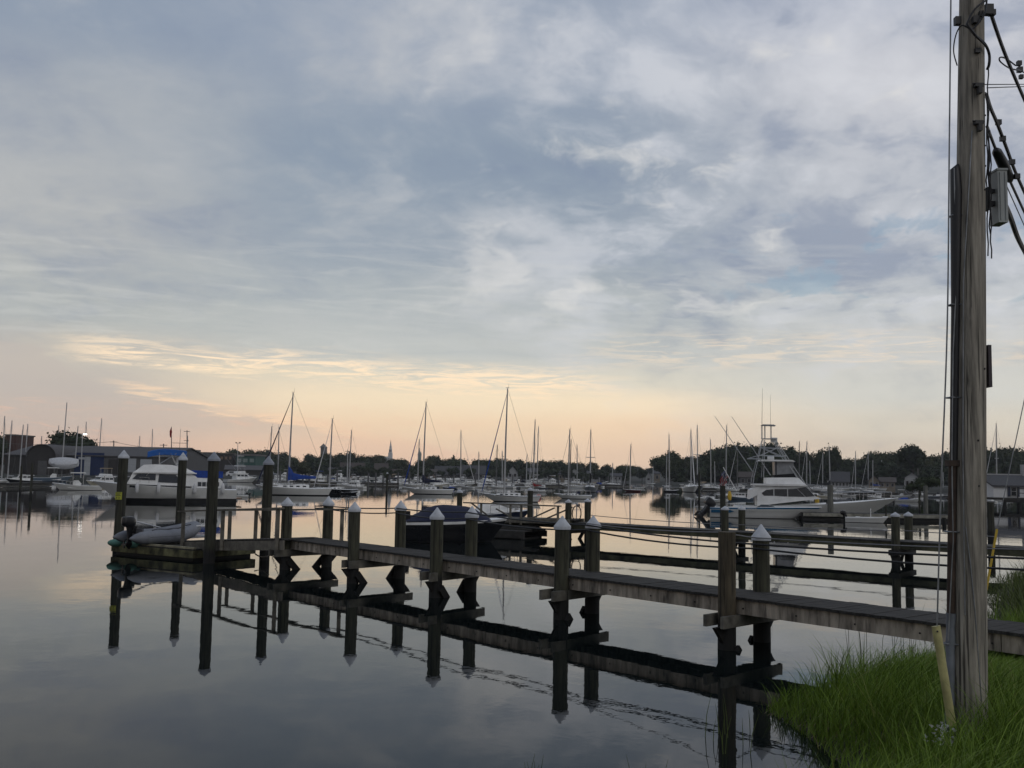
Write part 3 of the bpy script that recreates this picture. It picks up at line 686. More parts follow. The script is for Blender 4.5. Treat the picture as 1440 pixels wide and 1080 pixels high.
while t < 798: mb.beam(H(t, base_z + .1 + (t - 668) / 132 * .06, 0), H(t, base_z + .1 + (t - 668) / 132 * .06, 1.2), .13, .03); t += 3.9
mb.build('deck', darkdeck, rm)
f2 = thing('dock_float', 'low dark wooden float with stacked timbers beside the covered motorboat', 'float')
fc = M(695, 757, 40.2); q = Vector((fc.x, fc.y, 0)); f2.location = q; f2.rotation_euler = (0, 0, math.atan2(rdir.y, rdir.x) + .05)
mb = MB()
for i in range(26): mb.box((-1.75 + i * .14, 0, .3), (.132, 1.9, .035))
mb.build('deck', darkdeck, f2)
for y in (-.95, .95): MB().box((.02, y, .16), (3.7, .06, .24)).build('side_board', darkdeck, f2)
brw = mat('brown_board', (.16, .09, .045), .8, var=.3)
MB().box((-1.55, -1.02, .28), (1.3, .06, .2)).build('brown_board', brw, f2)
MB().box((0, 0, -.05), (3.4, 1.7, .2)).build('flotation', darkw, f2)
mb = MB(); rq = random.Random(9)
for i in range(7): mb.beam((-1.2 + rq.uniform(-.2, .2), -.2 + i * .1, .34 + .05 * (i % 3)), (1.9 + rq.uniform(-.3, .3), -.3 + i * .13, .36 + .05 * (i % 3)), .12, .06)
tag(mb.build('timber_stack', darkdeck), 'stack of dark loose timbers lying on the low float beside the covered motorboat', 'timbers'); o_ = bpy.data.objects['timber_stack']; o_.location = q; o_.rotation_euler = f2.rotation_euler
for (px, yt, yw, lb) in ((645.5, 688.5, 752, 'slim piling with a small white cap rising through the covered motorboat and the float'), (744.5, 685.5, 754, 'slim piling with a small white cap right of the flat top rail of the landing')):
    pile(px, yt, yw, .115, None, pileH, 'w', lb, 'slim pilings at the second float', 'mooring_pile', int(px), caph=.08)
# ---------------------------------------------------------------- utility pole
def wood_pole():
    m = mat('utility_pole_wood', (.33, .30, .25), .9, scale=5, stretch=(4, 4, .35), var=.28, bump=.5); nt = m.node_tree; b = nt.nodes['Principled BSDF']
    src = b.inputs['Base Color'].links[0].from_socket; tc = nt.nodes.new('ShaderNodeTexCoord')
    mp = nt.nodes.new('ShaderNodeMapping'); mp.inputs['Scale'].default_value = (14, 14, .5); nt.links.new(tc.outputs['Object'], mp.inputs[0])
    n = nt.nodes.new('ShaderNodeTexNoise'); n.inputs['Scale'].default_value = 2.2; n.inputs['Detail'].default_value = 5; n.inputs['Distortion'].default_value = .3; nt.links.new(mp.outputs[0], n.inputs['Vector'])
    mr = nt.nodes.new('ShaderNodeMapRange'); mr.inputs[1].default_value = .34; mr.inputs[2].default_value = .50; mr.inputs[3].default_value = .55; mr.inputs[4].default_value = 1; nt.links.new(n.outputs['Fac'], mr.inputs[0])
    mx = nt.nodes.new('ShaderNodeMix'); mx.data_type = 'RGBA'; mx.blend_type = 'MULTIPLY'; mx.inputs[0].default_value = 1; nt.links.new(src, mx.inputs[6]); nt.links.new(mr.outputs[0], mx.inputs[7])
    nt.links.new(mx.outputs[2], b.inputs['Base Color']); cracks(m, 38, .55, .37, .43, .3, 1.5); return m
poleM = wood_pole()
PY = 8.45
pb, pt = M(1361.5, 1012, PY), M(1366.5, -60, PY); pt = pb + (pt - pb) * 1.75
pole = thing('utility_pole', 'tall weathered wooden utility pole in the grass, with conduit, wires and a grey box', 'utility pole', (pb.x, pb.y, pb.z))
pd = (pt - pb).normalized(); PL = (pt - pb).length
def PP(t): return pd * t      # local point at height t along the pole
def rad(t): return .150 - .0078 * t
rs_ = random.Random(2); rings = []; N_ = 28
kn = [(3.35, -2.0, .05), (2.75, -2.1, .03), (4.9, -1.1, .025), (1.9, -1.4, .02), (5.6, -1.5, .03)]
for i in range(121):
    t = -.6 + (PL + .6) * i / 120; ring = []
    for k in range(N_):
        a = 2 * math.pi * k / N_; r = rad(t) * (1 + .012 * math.sin(3 * a + t * .5) + .008 * math.sin(8 * a + 1.3 * math.sin(t * 1.1)) + .006 * math.sin(13 * a + t * 2))
        for kt, ka, kh in kn:
            da = (a - (ka % 6.283) + math.pi) % 6.283 - math.pi; r += kh * .25 * math.exp(-(da / .22) ** 2 - ((t - kt) / .07) ** 2)
        p = PP(t); ring.append((p.x + r * math.cos(a), p.y + r * math.sin(a), p.z))
    rings.append(ring)
MB().loft(rings).build('post', poleM, pole, True)
steel = mat('galvanized_steel', (.24, .25, .26), .5, .6, var=.2, scale=8); rust = mat('rusted_conduit', (.055, .036, .026), .8, scale=5, var=.4, bump=.2)
pvc = mat('grey_pvc', (.16, .175, .2), .5, var=.15, scale=6); blk = mat('black_hardware', (.02, .02, .022), .5, var=.1); boxm = mat('pale_metal_box', (.34, .36, .35), .5, var=.1)
def loc(px, py, Y): return M(px, py, Y) - pb
def side(t, ang, off=0.0):
    p = PP(t); r = rad(t) + off; return Vector((p.x + r * math.cos(ang), p.y + r * math.sin(ang), p.z))
def tof(py): return (M(1364, py, PY) - pb).z / pd.z
t0, t1, t2, t3 = tof(1030), tof(862), tof(652), tof(232)
AL = math.radians(190)
MB().path([side(t0 + (t1 - t0) * q / 16, AL + .02 * math.sin(q * 2.1), .02) for q in range(17)], [.038 + .0035 * math.sin(q * 1.7) for q in range(17)], 12).build('lower_conduit', pvc, pole, True)
MB().path([side(t1, AL, .02), side(t2, AL, .022)], .034, 12).build('steel_conduit', rust, pole, True)
MB().box(side((t2) + .0, AL, .01), (.12, .09, .05)).build('conduit_coupling', rust, pole)
MB().path([side(t2, AL, .012), side((t2 + t3) / 2, AL, .012), side(t3 - .25, AL, .022), side(t3 - .05, AL - .05, .03), side(t3, AL - .1, .0)], [.034, .038, .05, .042, .012], 10).build('cable_cover', blk, pole, True)
for t in (tof(748), tof(905), tof(560), tof(430), tof(305)):
    mb = MB(); ringp = [side(t, AL - .42 + .0 + q * .168, .066 if 1 <= q <= 3 else .004) for q in range(6)]; mb.path(ringp, .007, 5); mb.build('strap', steel, pole, True)
mb = MB(); mb.path([side(tof(862), math.radians(235), .006), side(tof(640), math.radians(225), .01), side(tof(400), math.radians(222), .01), side(tof(190), math.radians(250), .01)], .0055, 5)
mb.build('ground_wire', steel, pole, True)
mb = MB(); mb.path([side(t, math.radians(200), .05 + .02 * math.sin(t * 3)) for t in [tof(q) for q in (900, 760, 640, 500, 400, 330, 240)]], .005, 5); mb.build('loose_wire', steel, pole, True)
mb = MB(); mb.path([side(tof(980), math.radians(285), .004), side(tof(860), math.radians(265), .004), side(tof(790), math.radians(250), .006), side(tof(740), math.radians(235), .008)], .005, 5); mb.build('staple_wire', steel, pole, True)
for py, w_ in ((128, .05), (180, .05)):
    mb = MB(); t = tof(py); q = side(t, math.radians(272), .02); mb.box(q, (.07, .05, .03)); mb.box(q - Vector((0, .02, .05)), (.03, .05, .06)); mb.tube(q + Vector((-.05, 0, .015)), q + Vector((.05, 0, .015)), .008); mb.build('wire_bracket', steel if 0 else blk, pole)
MB().box(side(tof(79), math.radians(270), .012), (.045, .03, .04)).build('through_bolt', blk, pole)
mb = MB(); q = side(tof(37), math.radians(262), .02); mb.box(q, (.06, .05, .06)); mb.box(q + Vector((.04, -.01, .05)), (.03, .04, .05)); mb.build('wire_bracket', blk, pole)
MB().box(side(tof(30), math.radians(180), .02), (.05, .05, .07)).build('wire_bracket', blk, pole)
for px_, py in ((1380, 165), (1379, 208), (1380, 236), (1378, 270), (1366, 620), (1367, 683), (1377, 520)):
    o = MB().ball((0, 0, 0), .009, 5).build('bolt_head', blk, pole); t = tof(py); a = math.acos(max(-1, min(1, ((px_ - 1364) / 1400 * PY) / rad(t)))); o.location = side(t, -a, .002)
MB().box(side(tof(515), math.radians(2), .022), (.028, .12, .36)).build('plate', mat('dark_plate', (.05, .04, .045), .6), pole)
# grey box on a bracket
tb = tof(279); q = side(tb, math.radians(-8), .11)
zc = loc(1404, 279, PY)
bx = MB().box((zc.x, zc.y, zc.z), (.082, .16, .46)).build('equipment_box', boxm, pole)
MB().box((zc.x, zc.y, zc.z + .235), (.095, .175, .016)).build('lid', boxm, bx)
for dx in (-.022, .022): MB().box((zc.x + dx, zc.y - .084, zc.z), (.006, .01, .42)).build('rib', boxm, bx)
mb = MB(); mb.box((zc.x - .07, zc.y, zc.z - .05), (.07, .05, .04)); mb.box((zc.x - .07, zc.y, zc.z + .06), (.07, .05, .03)); mb.box((zc.x - .1, zc.y, zc.z - .01), (.025, .07, .2)); mb.build('box_bracket', blk, pole)
# hanging wires down the right side
rs_ = random.Random(8)
for k in range(4):
    pts = []; y0_, y1_ = [(130, 360), (90, 300), (185, 330), (210, 365)][k]
    for j in range(14):
        py = y0_ + (y1_ - y0_) * j / 13; pts.append(side(tof(py), math.radians(-5 - 5 * k), .014 + .016 * abs(math.sin(j * .9 + k)) + .006 * k))
    MB().path(pts, .006, 5).build('drop_wire', blk, pole, True)
# loops round the pole head
def wl(pts, r, nm, m=blk):
    return MB().path(smooth_pts([loc(*p) for p in pts]), r, 6).build(nm, m, pole, True)
def smooth_pts(P_, n=6):
    out = []
    for i in range(len(P_) - 1):
        p0 = P_[max(i - 1, 0)]; p1 = P_[i]; p2 = P_[i + 1]; p3 = P_[min(i + 2, len(P_) - 1)]
        for k in range(n):
            t = k / n; out.append(.5 * ((2 * p1) + (p2 - p0) * t + (2 * p0 - 5 * p1 + 4 * p2 - p3) * t * t + (3 * p1 - p0 - 3 * p2 + p3) * t ** 3))
    out.append(P_[-1]); return out
FY = PY - .18
wl([(1360, 35, FY), (1372, 50, FY), (1385, 62, FY + .05), (1391, 76, FY + .1), (1391, 90, FY + .12), (1388, 98, FY + .15)], .012, 'wire_loop')
wl([(1363, 40, FY), (1352, 36, FY), (1344, 50, FY + .1), (1341, 72, FY + .15), (1346, 92, FY + .12)], .006, 'wire_loop')
wl([(1358, 38, FY), (1366, 20, FY), (1376, 8, FY), (1392, -4, FY + .05), (1402, -20, FY + .1)], .009, 'wire_loop')
wl([(1365, 44, FY), (1378, 30, FY), (1386, 14, FY), (1388, -10, FY + .1)], .008, 'wire_loop')
wl([(1367, 42, FY), (1376, 54, FY - .01), (1388, 66, FY + .04)], .008, 'wire_loop')
# clamp
mb = MB(); mb.box(loc(1390, 14, PY), (.07, .06, .09)); mb.box(loc(1395, 18, PY), (.05, .05, .05)); mb.build('dead_end_clamp', blk, pole)
# overhead cables leaving towards the right
ovc = mat('overhead_cable', (.018, .017, .028), .5, var=.1)
def away(px0, py0, px1, py1, z_sag=.0, Y1=None, mid=None):
    """cable from the pole to the next pole, passing the second image point"""
    a = M(px0, py0, PY + .1); b_ = M(px1, py1, Y1)
    d = (b_ - a); far = a + d * 9; far.z = max(far.z, 2)
    pts = [a] + [M(*m_) for m_ in (mid or [])] + [b_]; pts = smooth_pts(pts)
    e = pts[-1]; dd = (pts[-1] - pts[-4]).normalized(); dd.z *= .6
    pts += [e + dd * k * 2.5 + Vector((0, 0, .012 * k * k)) for k in range(1, 12)]
    return pts
for (args, r, lb) in (
    (dict(px0=1391, py0=12, px1=1443, py1=146, Y1=10.6, mid=[(1401, 42, 8.9), (1411, 70, 9.3), (1424, 102, 9.8)]), .017, 'thick overhead cable sloping down right from the clamp at the top of the utility pole'),
    (dict(px0=1387, py0=133, px1=1443, py1=276, Y1=11.2, mid=[(1393, 152, 8.9), (1402, 173, 9.3), (1416, 210, 9.9), (1427, 240, 10.4)]), .017, 'middle overhead cable with clipped ties, sloping down right from the utility pole'),
    (dict(px0=1388, py0=178, px1=1443, py1=304, Y1=11.4, mid=[(1394, 194, 8.9), (1401, 212, 9.2), (1412, 236, 9.7), (1420, 254, 10.1)]), .014, 'overhead cable passing through the black splice case above the grey box'),
    (dict(px0=1406, py0=278, px1=1443, py1=358, Y1=11.6, mid=[(1413, 288, 9.1), (1421, 306, 9.7), (1431, 334, 10.4)]), .026, 'lowest and thickest overhead cable, sloping down right behind the grey box')):
    tag(MB().path(away(**args), r, 6).build('overhead_cable', ovc, smooth=True), lb, 'cable', 'overhead cables leaving the utility pole to the right')
for (a, b_, lb) in (((1368, 119, PY), (1446, 118.5, 12), 'upper of two thin level wires running right from the utility pole bracket'), ((1388, 123.5, PY), (1446, 121.5, 12), 'lower of two thin level wires running right from the utility pole bracket'),
                    ((1414, 258, 9.2), (1446, 330, 11.6), 'thin wire hanging between the grey box and the thick lowest cable')):
    tag(MB().path([M(*a), M(*b_), M(*b_) + (M(*b_) - M(*a)).normalized() * 14], .0055, 5).build('overhead_wire', ovc, smooth=True), lb, 'wire', 'thin overhead wires right of the utility pole')
lp = [(1428, 92, 10.1), (1414, 82, 9.9), (1406, 81, 9.8), (1407, 87, 9.8), (1420, 96, 10.0), (1434, 99, 10.3), (1440, 102, 10.6)]
tag(MB().path(smooth_pts([M(*p) for p in lp]), .008, 6).build('slack_loop', ovc, smooth=True), 'loop of slack black cable with clamps beside the top overhead cable', 'cable')
mb = MB()
for p, q in (((1433, 89, 10.4), .045), ((1434, 98, 10.4), .05), ((1436, 108, 10.5), .04)): mb.box(M(*p), (q, q, q * 1.1))
mb.build('clamp', blk, bpy.data.objects['slack_loop'])
sp = MB().path([M(1400, 210, 9.05), M(1402, 214, 9.1), M(1411, 232, 9.35), M(1419, 250, 9.65), M(1421, 255, 9.75)], [.02, .045, .055, .048, .02], 10).build('splice_case', blk, smooth=True)
tag(sp, 'fat black splice case hanging on a cable just above the grey box', 'splice case')
mb = MB()
oc_ = [o for o in bpy.data.objects if o.name.startswith('overhead_cable')][1]
for px, py in ((1404, 172), (1410, 195), (1423, 228), (1430, 248)): MB().box(M(px, py, 9.6), (.05, .04, .05)).build('cable_tie', blk, oc_)
# guy wire with a yellow guard
gy = 8.15
ga, gb = M(1337.5, -30, gy), M(1318, 885, gy - .25)
guy = thing('guy_wire', 'thin steel guy wire left of the utility pole ending in a pale yellow guard', 'guy wire')
MB().path(smooth_pts([M(1338, -80, gy), M(1335, 200, gy), M(1332, 460, gy - .02), M(1323, 700, gy - .05), M(1317.5, 890, gy - .08)]), .0065, 6).build('wire', steel, guy, True)
yel = mat('pale_yellow_guard', (.47, .43, .2), .6, var=.22, scale=5)
g0, g1 = M(1316, 880, gy - .08), M(1337, 1010, gy - .02)
gp = MB(); dirg = (g1 - g0).normalized(); sgd = dirg.cross(Vector((0, 1, 0))).normalized()
rings = []
for t in (0, .5, 1.08):
    c = g0.lerp(g1, t); rings.append([c + sgd * (.035 * math.cos(a)) + Vector((0, 1, 0)) * (.028 * math.sin(a)) for a in [math.pi * (1 + k / 8) for k in range(9)]] + [c + sgd * .03 + Vector((0, .005, 0)), c - sgd * .03 + Vector((0, .005, 0))])
gp.loft(rings); gp.build('guard', yel, guy, True)
o = MB().ball((g0.x - .0, g0.y - .03, g0.z - .04), .008, 5).build('hole', blk, guy)
guy2 = thing('guy_wire', 'farther guy wire right of the utility pole with a thin bright yellow guard', 'guy wire')
G2 = 16.0
MB().path([M(1387, 827, G2), M(1402, 745, G2), M(1441, 560, G2), M(1470, 420, G2)], .008, 5).build('wire', steel, guy2, True)
MB().path([M(1387, 830, G2), M(1402, 744, G2)], .019, 8).build('guard', mat('bright_yellow_guard', (.62, .42, .04), .5, var=.1), guy2, True)
# scrap of netting in the grass at the pole foot
mb = MB(); rs_ = random.Random(6); c = W(1328, 1048, .42)
for k in range(70):
    a = c + Vector((rs_.gauss(0, .06), rs_.gauss(0, .05), rs_.uniform(0, .16))); mb.add([a, a + Vector((rs_.uniform(-.03, .03), .01, rs_.uniform(.005, .03))), a + Vector((.015, -.01, .02))], [(0, 1, 2)])
tag(mb.build('crumpled_paper', mat('white_scrap', (.6, .6, .6), .8)), 'small crumpled white scrap in the grass at the foot of the yellow guard', 'litter')
# ---------------------------------------------------------------- boat materials
gel = mat('white_gelcoat', (.74, .74, .71), .3, var=.06, scale=.8); gel2 = mat('cream_gelcoat', (.62, .58, .46), .35, var=.08, scale=.8)
deckm = mat('white_deck', (.82, .82, .80), .5, var=.08, scale=1.5); blackh = mat('black_hull_paint', (.012, .013, .016), .25, var=.2)
navyh = mat('navy_hull_paint', (.015, .022, .05), .3, var=.2); redh = mat('dark_red_hull_paint', (.11, .02, .02), .3, var=.2); greyh = mat('grey_hull_paint', (.22, .24, .27), .4, var=.1)
blueh = mat('blue_grey_hull_paint', (.13, .18, .24), .35, var=.1); boot = mat('black_bottom_paint', (.01, .01, .011), .6, var=.2); bootb = mat('blue_bottom_paint', (.02, .05, .13), .6, var=.2)
stripeb = mat('blue_stripe_paint', (.02, .13, .26), .3, var=.1); glassd = mat('dark_window_glass', (.012, .014, .018), .08, var=.2, spec=.6); glassm = mat('cabin_window_glass', (.05, .06, .07), .1, var=.2)
alu = mat('mast_aluminium', (.42, .43, .44), .4, .3, var=.06); darkmast = mat('dark_mast', (.10, .10, .10), .5, var=.1); wire = mat('rigging_wire', (.12, .12, .12), .4, .3, var=.05)
blueC = mat('blue_canvas', (.012, .055, .30), .85, var=.15, scale=5); brightC = mat('bright_blue_canvas', (.008, .09, .34), .8, var=.12, scale=4); navyC = mat('navy_canvas', (.012, .016, .045), .85, var=.2, scale=5)
redC = mat('red_canvas', (.33, .02, .018), .85, var=.15, scale=5); blackC = mat('black_canvas', (.012, .012, .014), .85, var=.2); whiteC = mat('white_canvas', (.7, .7, .7), .8, var=.08); tanC = mat('tan_canvas', (.3, .24, .16), .85, var=.12)
chrome = mat('stainless_rail', (.5, .5, .5), .25, .7, var=.04); motorm = mat('black_outboard_cowl', (.012, .012, .014), .3, var=.2); tubem = mat('grey_inflatable_rubber', (.20, .21, .235), .55, var=.1, scale=5); teak = mat('teak_trim', (.22, .11, .05), .6, var=.2)
yelm = mat('yellow_gear', (.6, .38, .03), .6, var=.1)
def hull(L, B, Fs, Fb, rake=.14, tr=.78, boot_h=.1, dip=.12, sheer_stripe=0, openr=None, floor=.25, full=.55, nst=17, flare=.5, stern_rake=0.0):
    """loft; x from -L/2 (stern) to L/2 (bow). slots: topside, bottom, deck, stripe"""
    mb = MB(); st = [i / (nst - 1) for i in range(nst)]; rows = []; inner = []
    for t in st:
        tt = max(0, (t - full * .75) / (1 - full * .75)); wd = (tr + (1 - tr) * math.sin(min(1, t / (full * .75)) * math.pi / 2)) * (1 - tt ** 2.3) * B / 2
        sh = Fs + (Fb - Fs) * t ** 1.7 - dip * Fb * math.sin(math.pi * t)
        lo = .80 - (flare + .12) * t ** 2.2
        zz = [sh, sh - max(.04, sheer_stripe), sh * .62, sh * .3 + .02, boot_h, 0.0, -.22]
        fac = [1, 1 - .02 * (1 - lo), lo + (1 - lo) * .62, lo + (1 - lo) * .32, lo + (1 - lo) * .12, lo, lo * .45]
        row = []
        for z, f in zip(zz, fac):
            zn = max(0, z) / max(sh, .01); x = -L / 2 + L * (t - rake * (1 - zn) * t ** 4) + stern_rake * (1 - zn) * (1 - t) ** 4
            row.append((x, wd * f, z))
        rows.append(row)
    ns = 7
    for sg in (1, -1):
        o = len(mb.v); mb.v += [(x, sg * y, z) for row in rows for x, y, z in row]
        for i in range(nst - 1):
            for k in range(ns - 1):
                a = o + i * ns + k; f = (a, a + 1, a + ns + 1, a + ns); mb.f.append(f if sg > 0 else f[::-1])
                mb.m.append(3 if (k == 0 and sheer_stripe) else (1 if k >= 4 else 0))
    r0 = rows[0]; o = len(mb.v); mb.v += [(x, y, z) for x, y, z in r0] + [(x, -y, z) for x, y, z in r0]
    for k in range(ns - 1): mb.f.append((o + k, o + k + 1, o + ns + k + 1, o + ns + k)); mb.m.append(1 if k >= 4 else 0)
    # deck
    dr = []
    for t, row in zip(st, rows):
        x, y, z = row[0]; yi = max(y - .13, y * .5)
        op = openr and openr[0] < t < openr[1]
        zi = floor if op else z + .015; dr.append([(x, y, z), (x, yi, z + .012), (x, yi * .97, zi), (x, 0, zi + (.0 if op else .03)), (x, -yi * .97, zi), (x, -yi, z + .012), (x, -y, z)])
    mb.loft(dr, False, 2, False); return mb, rows
def sheer_at(L, Fs, Fb, dip, x): t = (x + L / 2) / L; return Fs + (Fb - Fs) * t ** 1.7 - dip * Fb * math.sin(math.pi * t)
def rail(mb, L, B, fz, x0, x1, h=.55, n=7, r=.014, tr=.7):
    for sg in (1, -1):
        top = []
        for i in range(n):
            x = x0 + (x1 - x0) * i / (n - 1); t = (x + L / 2) / L; tt = max(0, (t - .41) / .59); y = sg * (B / 2 * (1 - tt ** 2.3) * .93 + .0) * (1 if i < n - 1 else .3)
            z = fz(x); top.append((x, y, z + h)); mb.tube((x, y, z), (x, y, z + h), r * .8, n=5)
        mb.path(top, r, 5)
def outboard(root, x, y, z=.45, s=1.0, mi=None, name='outboard_motor', tilt=0):
    mb = MB(); cl_ = []
    def rg(cx, hl, hw, zz, n=14): return [(cx + hl * math.copysign(abs(math.cos(a)) ** .6, math.cos(a)), hw * math.copysign(abs(math.sin(a)) ** .7, math.sin(a)), zz) for a in [2 * math.pi * k / n for k in range(n)]]
    mb.loft([rg(-.24, .22, .13, .02), rg(-.26, .29, .17, .08), rg(-.27, .31, .18, .2), rg(-.28, .30, .175, .34), rg(-.30, .25, .15, .43), rg(-.32, .12, .08, .47)])
    mb.loft([rg(-.2, .16, .10, .03), rg(-.2, .12, .075, -.2), rg(-.2, .11, .055, -.5), rg(-.22, .13, .04, -.62)])
    mb.box((-.26, 0, -.5), (.42, .2, .02)); mb.loft([rg(-.22, .13, .03, -.62), rg(-.24, .17, .05, -.72), rg(-.22, .1, .02, -.82), rg(-.2, .04, .01, -.93)]); mb.box((-.44, 0, -.72), (.05, .32, .06)); mb.box((-.44, 0, -.72), (.05, .06, .32))
    mb.box((-.02, 0, -.1), (.2, .22, .3))
    ct, st_ = math.cos(R(tilt)), math.sin(R(tilt))
    mb.v = [((vx * ct + vz * st_) * s + x, vy * s + y, (-vx * st_ + vz * ct) * s + z + .08) for vx, vy, vz in mb.v]
    return mb.build(name, mi or motorm, root, True)
# ---------------------------------------------------------------- sailboats
def sailboat(label, mx, ytop, yw, hx0=None, hx1=None, d='L', h='w', cover=None, furl=None, group=None, yb=None, stripe=False, detail=1, spread=1, dodger=None, mastm=None, back=True, Lm=None, ketch=None, bsz=1.0, nolean=True):
    if hx0 is None:
        hw_ = (yw - ytop) * .30; hx0, hx1 = (mx - hw_ * .9, mx + hw_ * 1.1) if d == 'L' else (mx - hw_ * 1.1, mx + hw_ * .9)
        if d in 'TA': hx0, hx1 = mx - hw_ * .3, mx + hw_ * .3
    cx = (hx0 + hx1) / 2; X, Y = at(cx, yw); sc_ = Y / 1400
    if d in 'TA': Lb = Lm or max(5.0, (yw - ytop) * sc_ * .75); rz = (math.pi * 1.5 if d == 'T' else math.pi * .5) + random.uniform(-.25, .25); X, Y = at(mx, yw); Y += Lb * .35
    else:
        ang = {'L': math.pi, 'R': 0.0, 'l': math.pi - .6, 'r': .6, 'q': math.pi + .6, 'p': -.6}[d]; Lb = (hx1 - hx0) * sc_ / max(.5, abs(math.cos(ang))); rz = ang + random.uniform(-.08, .08) - math.atan2(X, Y) * 1.0
    root = thing('sailboat', label, 'sailboat', (X, Y, 0), rz, group)
    B = Lb * .30; Fb = Lb * .135; Fs = Lb * .10; hm_ = {'w': gel, 'c': gel2, 'k': blackh, 'n': navyh, 'r': redh, 'g': greyh}[h]
    hb, _ = hull(Lb, B, Fs, Fb, .22, .62, Lb * .012, .10, sheer_stripe=Lb * .011 if stripe else 0, full=.5, stern_rake=Lb * .05)
    hb.build('hull', [hm_, boot, deckm, blackh], root, True)
    # where along the hull the mast stands
    if d in 'TA': mxl = .08 * Lb
    else: mxl = max(-.3 * Lb, min(.3 * Lb, (mx - cx) * sc_ * (1 if math.cos(rz) > 0 else -1) / max(.5, abs(math.cos(rz)))))
    zd = sheer_at(Lb, Fs, Fb, .1, mxl) + .02
    # cabin trunk
    c0, c1 = mxl - .27 * Lb, mxl + .13 * Lb; c0 = max(c0, -.36 * Lb); ch = .055 * Lb
    zc = min(sheer_at(Lb, Fs, Fb, .1, c0), zd) - .03
    poly = [(c0, zc), (c1 + .04 * Lb, zc + .03), (c1, zc + ch * .75), (c0 + .1 * Lb, zc + ch + .03), (c0, zc + ch)]
    cb = MB().slab(poly, B * .34, B * .27).build('cabin', deckm, root)
    wn_ = MB()
    for k in range(4 if detail else 2):
        wx = c0 + (.04 + k * .085) * Lb; wn_.panel([(wx, zc + ch * .42), (wx + .045 * Lb, zc + ch * .42), (wx + .045 * Lb, zc + ch * .74), (wx, zc + ch * .74)], B * .34, B * .27, zc, zc + ch)
    if (hx1 - hx0) > 26:
        split_panels('window', glassd, cb, [[(c0 + (.04 + k * .085) * Lb, zc + ch * .42), (c0 + (.085 + k * .085) * Lb, zc + ch * .42), (c0 + (.085 + k * .085) * Lb, zc + ch * .74), (c0 + (.04 + k * .085) * Lb, zc + ch * .74)] for k in range(4)], B * .34, B * .27, zc, zc + ch)
    else: wn_.build('window', glassd, cb)
    bx_ = math.cos(rz); dep = Y + math.sin(rz) * mxl
    Hm = M(mx, ytop, dep).z; rm_ = max(.05 + .00028 * Y, Lb * .0085)
    mst = MB().path([(mxl, 0, zd), (mxl - .004 * Hm, 0, zd + (Hm - zd) * .5), (mxl - .012 * Hm, 0, Hm)], [rm_, rm_, rm_ * .7], 8).build('mast', mastm or alu, root, True)
    mtop = (mxl - .012 * Hm, 0, Hm)
    for k in range(spread):
        f = (.47, .72)[k] if spread == 2 else .52
        zs = zd + (Hm - zd) * f; MB().tube((mxl - .006 * Hm, -B * .33, zs), (mxl - .006 * Hm, B * .33, zs), .03 + .00012 * Y, n=5).build('spreader', mastm or alu, mst)
    if detail: mb = MB(); mb.box((mtop[0], 0, Hm + .06), (.3, .04, .03)); mb.tube((mtop[0] - .1, 0, Hm), (mtop[0] - .1, 0, Hm + .45), .01, n=4); mb.build('masthead_gear', wire, mst)
    bl = .36 * Lb * bsz; bz = zd + .085 * Lb + .35
    MB().tube((mxl, 0, bz), (mxl - bl, 0, bz - .02), .05, n=6).build('boom', alu, root)
    if cover:
        cm = {'b': blueC, 'n': navyC, 'r': redC, 'k': blackC, 'w': whiteC, 't': tanC}[cover]; rings = []
        big = 1.35 if cover == 'r' else 1.0
        for k in range(11):
            t = k / 10; rr_ = Lb * .034 * (1 - .62 * t) * (1 + .07 * math.sin(k * 2.3)) * big; hh = 1.25 + (2.2 * (1 - t) ** 6)
            x = mxl + .09 - (bl + .1) * t; rings.append([(x, rr_ * .62 * math.cos(a), bz + rr_ * .45 + rr_ * hh * math.sin(a) + (rr_ * hh * .4 if t < .15 else 0)) for a in [2 * math.pi * q / 10 for q in range(10)]])
        MB().loft(rings).build('sail_cover', cm, root, True)
    sb = MB(); bow = (Lb * .485, 0, Fb + .05)
    if furl:
        fm = {'b': blueC, 'n': navyC, 'w': whiteC, 'r': redC}[furl]; ftop = (mtop[0], 0, Hm * .97 if furl != 'h' else Hm)
        a, b_ = Vector(bow), Vector(ftop); pts = [a.lerp(b_, q / 14) for q in range(15)]; rw = Lb * .0085
        fo = MB().path(pts, [rw * .45, rw * 1.3, rw * 1.35, rw * 1.3, rw * 1.2, rw * 1.15, rw * 1.1, rw, rw * .9, rw * .85, rw * .8, rw * .7, rw * .6, rw * .5, rw * .25], 6)
        fo.build('furled_sail', fm, root, True)
    else: sb.tube(bow, (mtop[0], 0, Hm * .96), .014, n=4)
    if back: sb.tube((-Lb * .48, 0, Fs), mtop, .011, n=4)
    if detail:
        zs = zd + (Hm - zd) * .52
        for sg in (1, -1): sb.path([(mxl - .03 * Lb, sg * B * .42, zd - .1), (mxl - .006 * Hm, sg * B * .33, zs), mtop], .011, 4); sb.tube((mxl + .02 * Lb, sg * B * .42, zd - .1), (mxl, 0, zs), .011, n=4)
    sb.build('rigging', wire, root)
    if detail:
        rb = MB(); fz = lambda x: sheer_at(Lb, Fs, Fb, .1, x); rail(rb, Lb, B, fz, -.46 * Lb, .47 * Lb, .5, 9, .011); rb.build('railing', chrome, root)
    if dodger:
        MB().slab([(c0 - .05 * Lb, zc + ch * .8), (c0 + .07 * Lb, zc + ch), (c0 + .03 * Lb, zc + ch + .06 * Lb), (c0 - .05 * Lb, zc + ch + .06 * Lb)], B * .3, B * .24).build('dodger', {'b': blueC, 'n': navyC, 't': tanC, 'w': whiteC}[dodger], root)
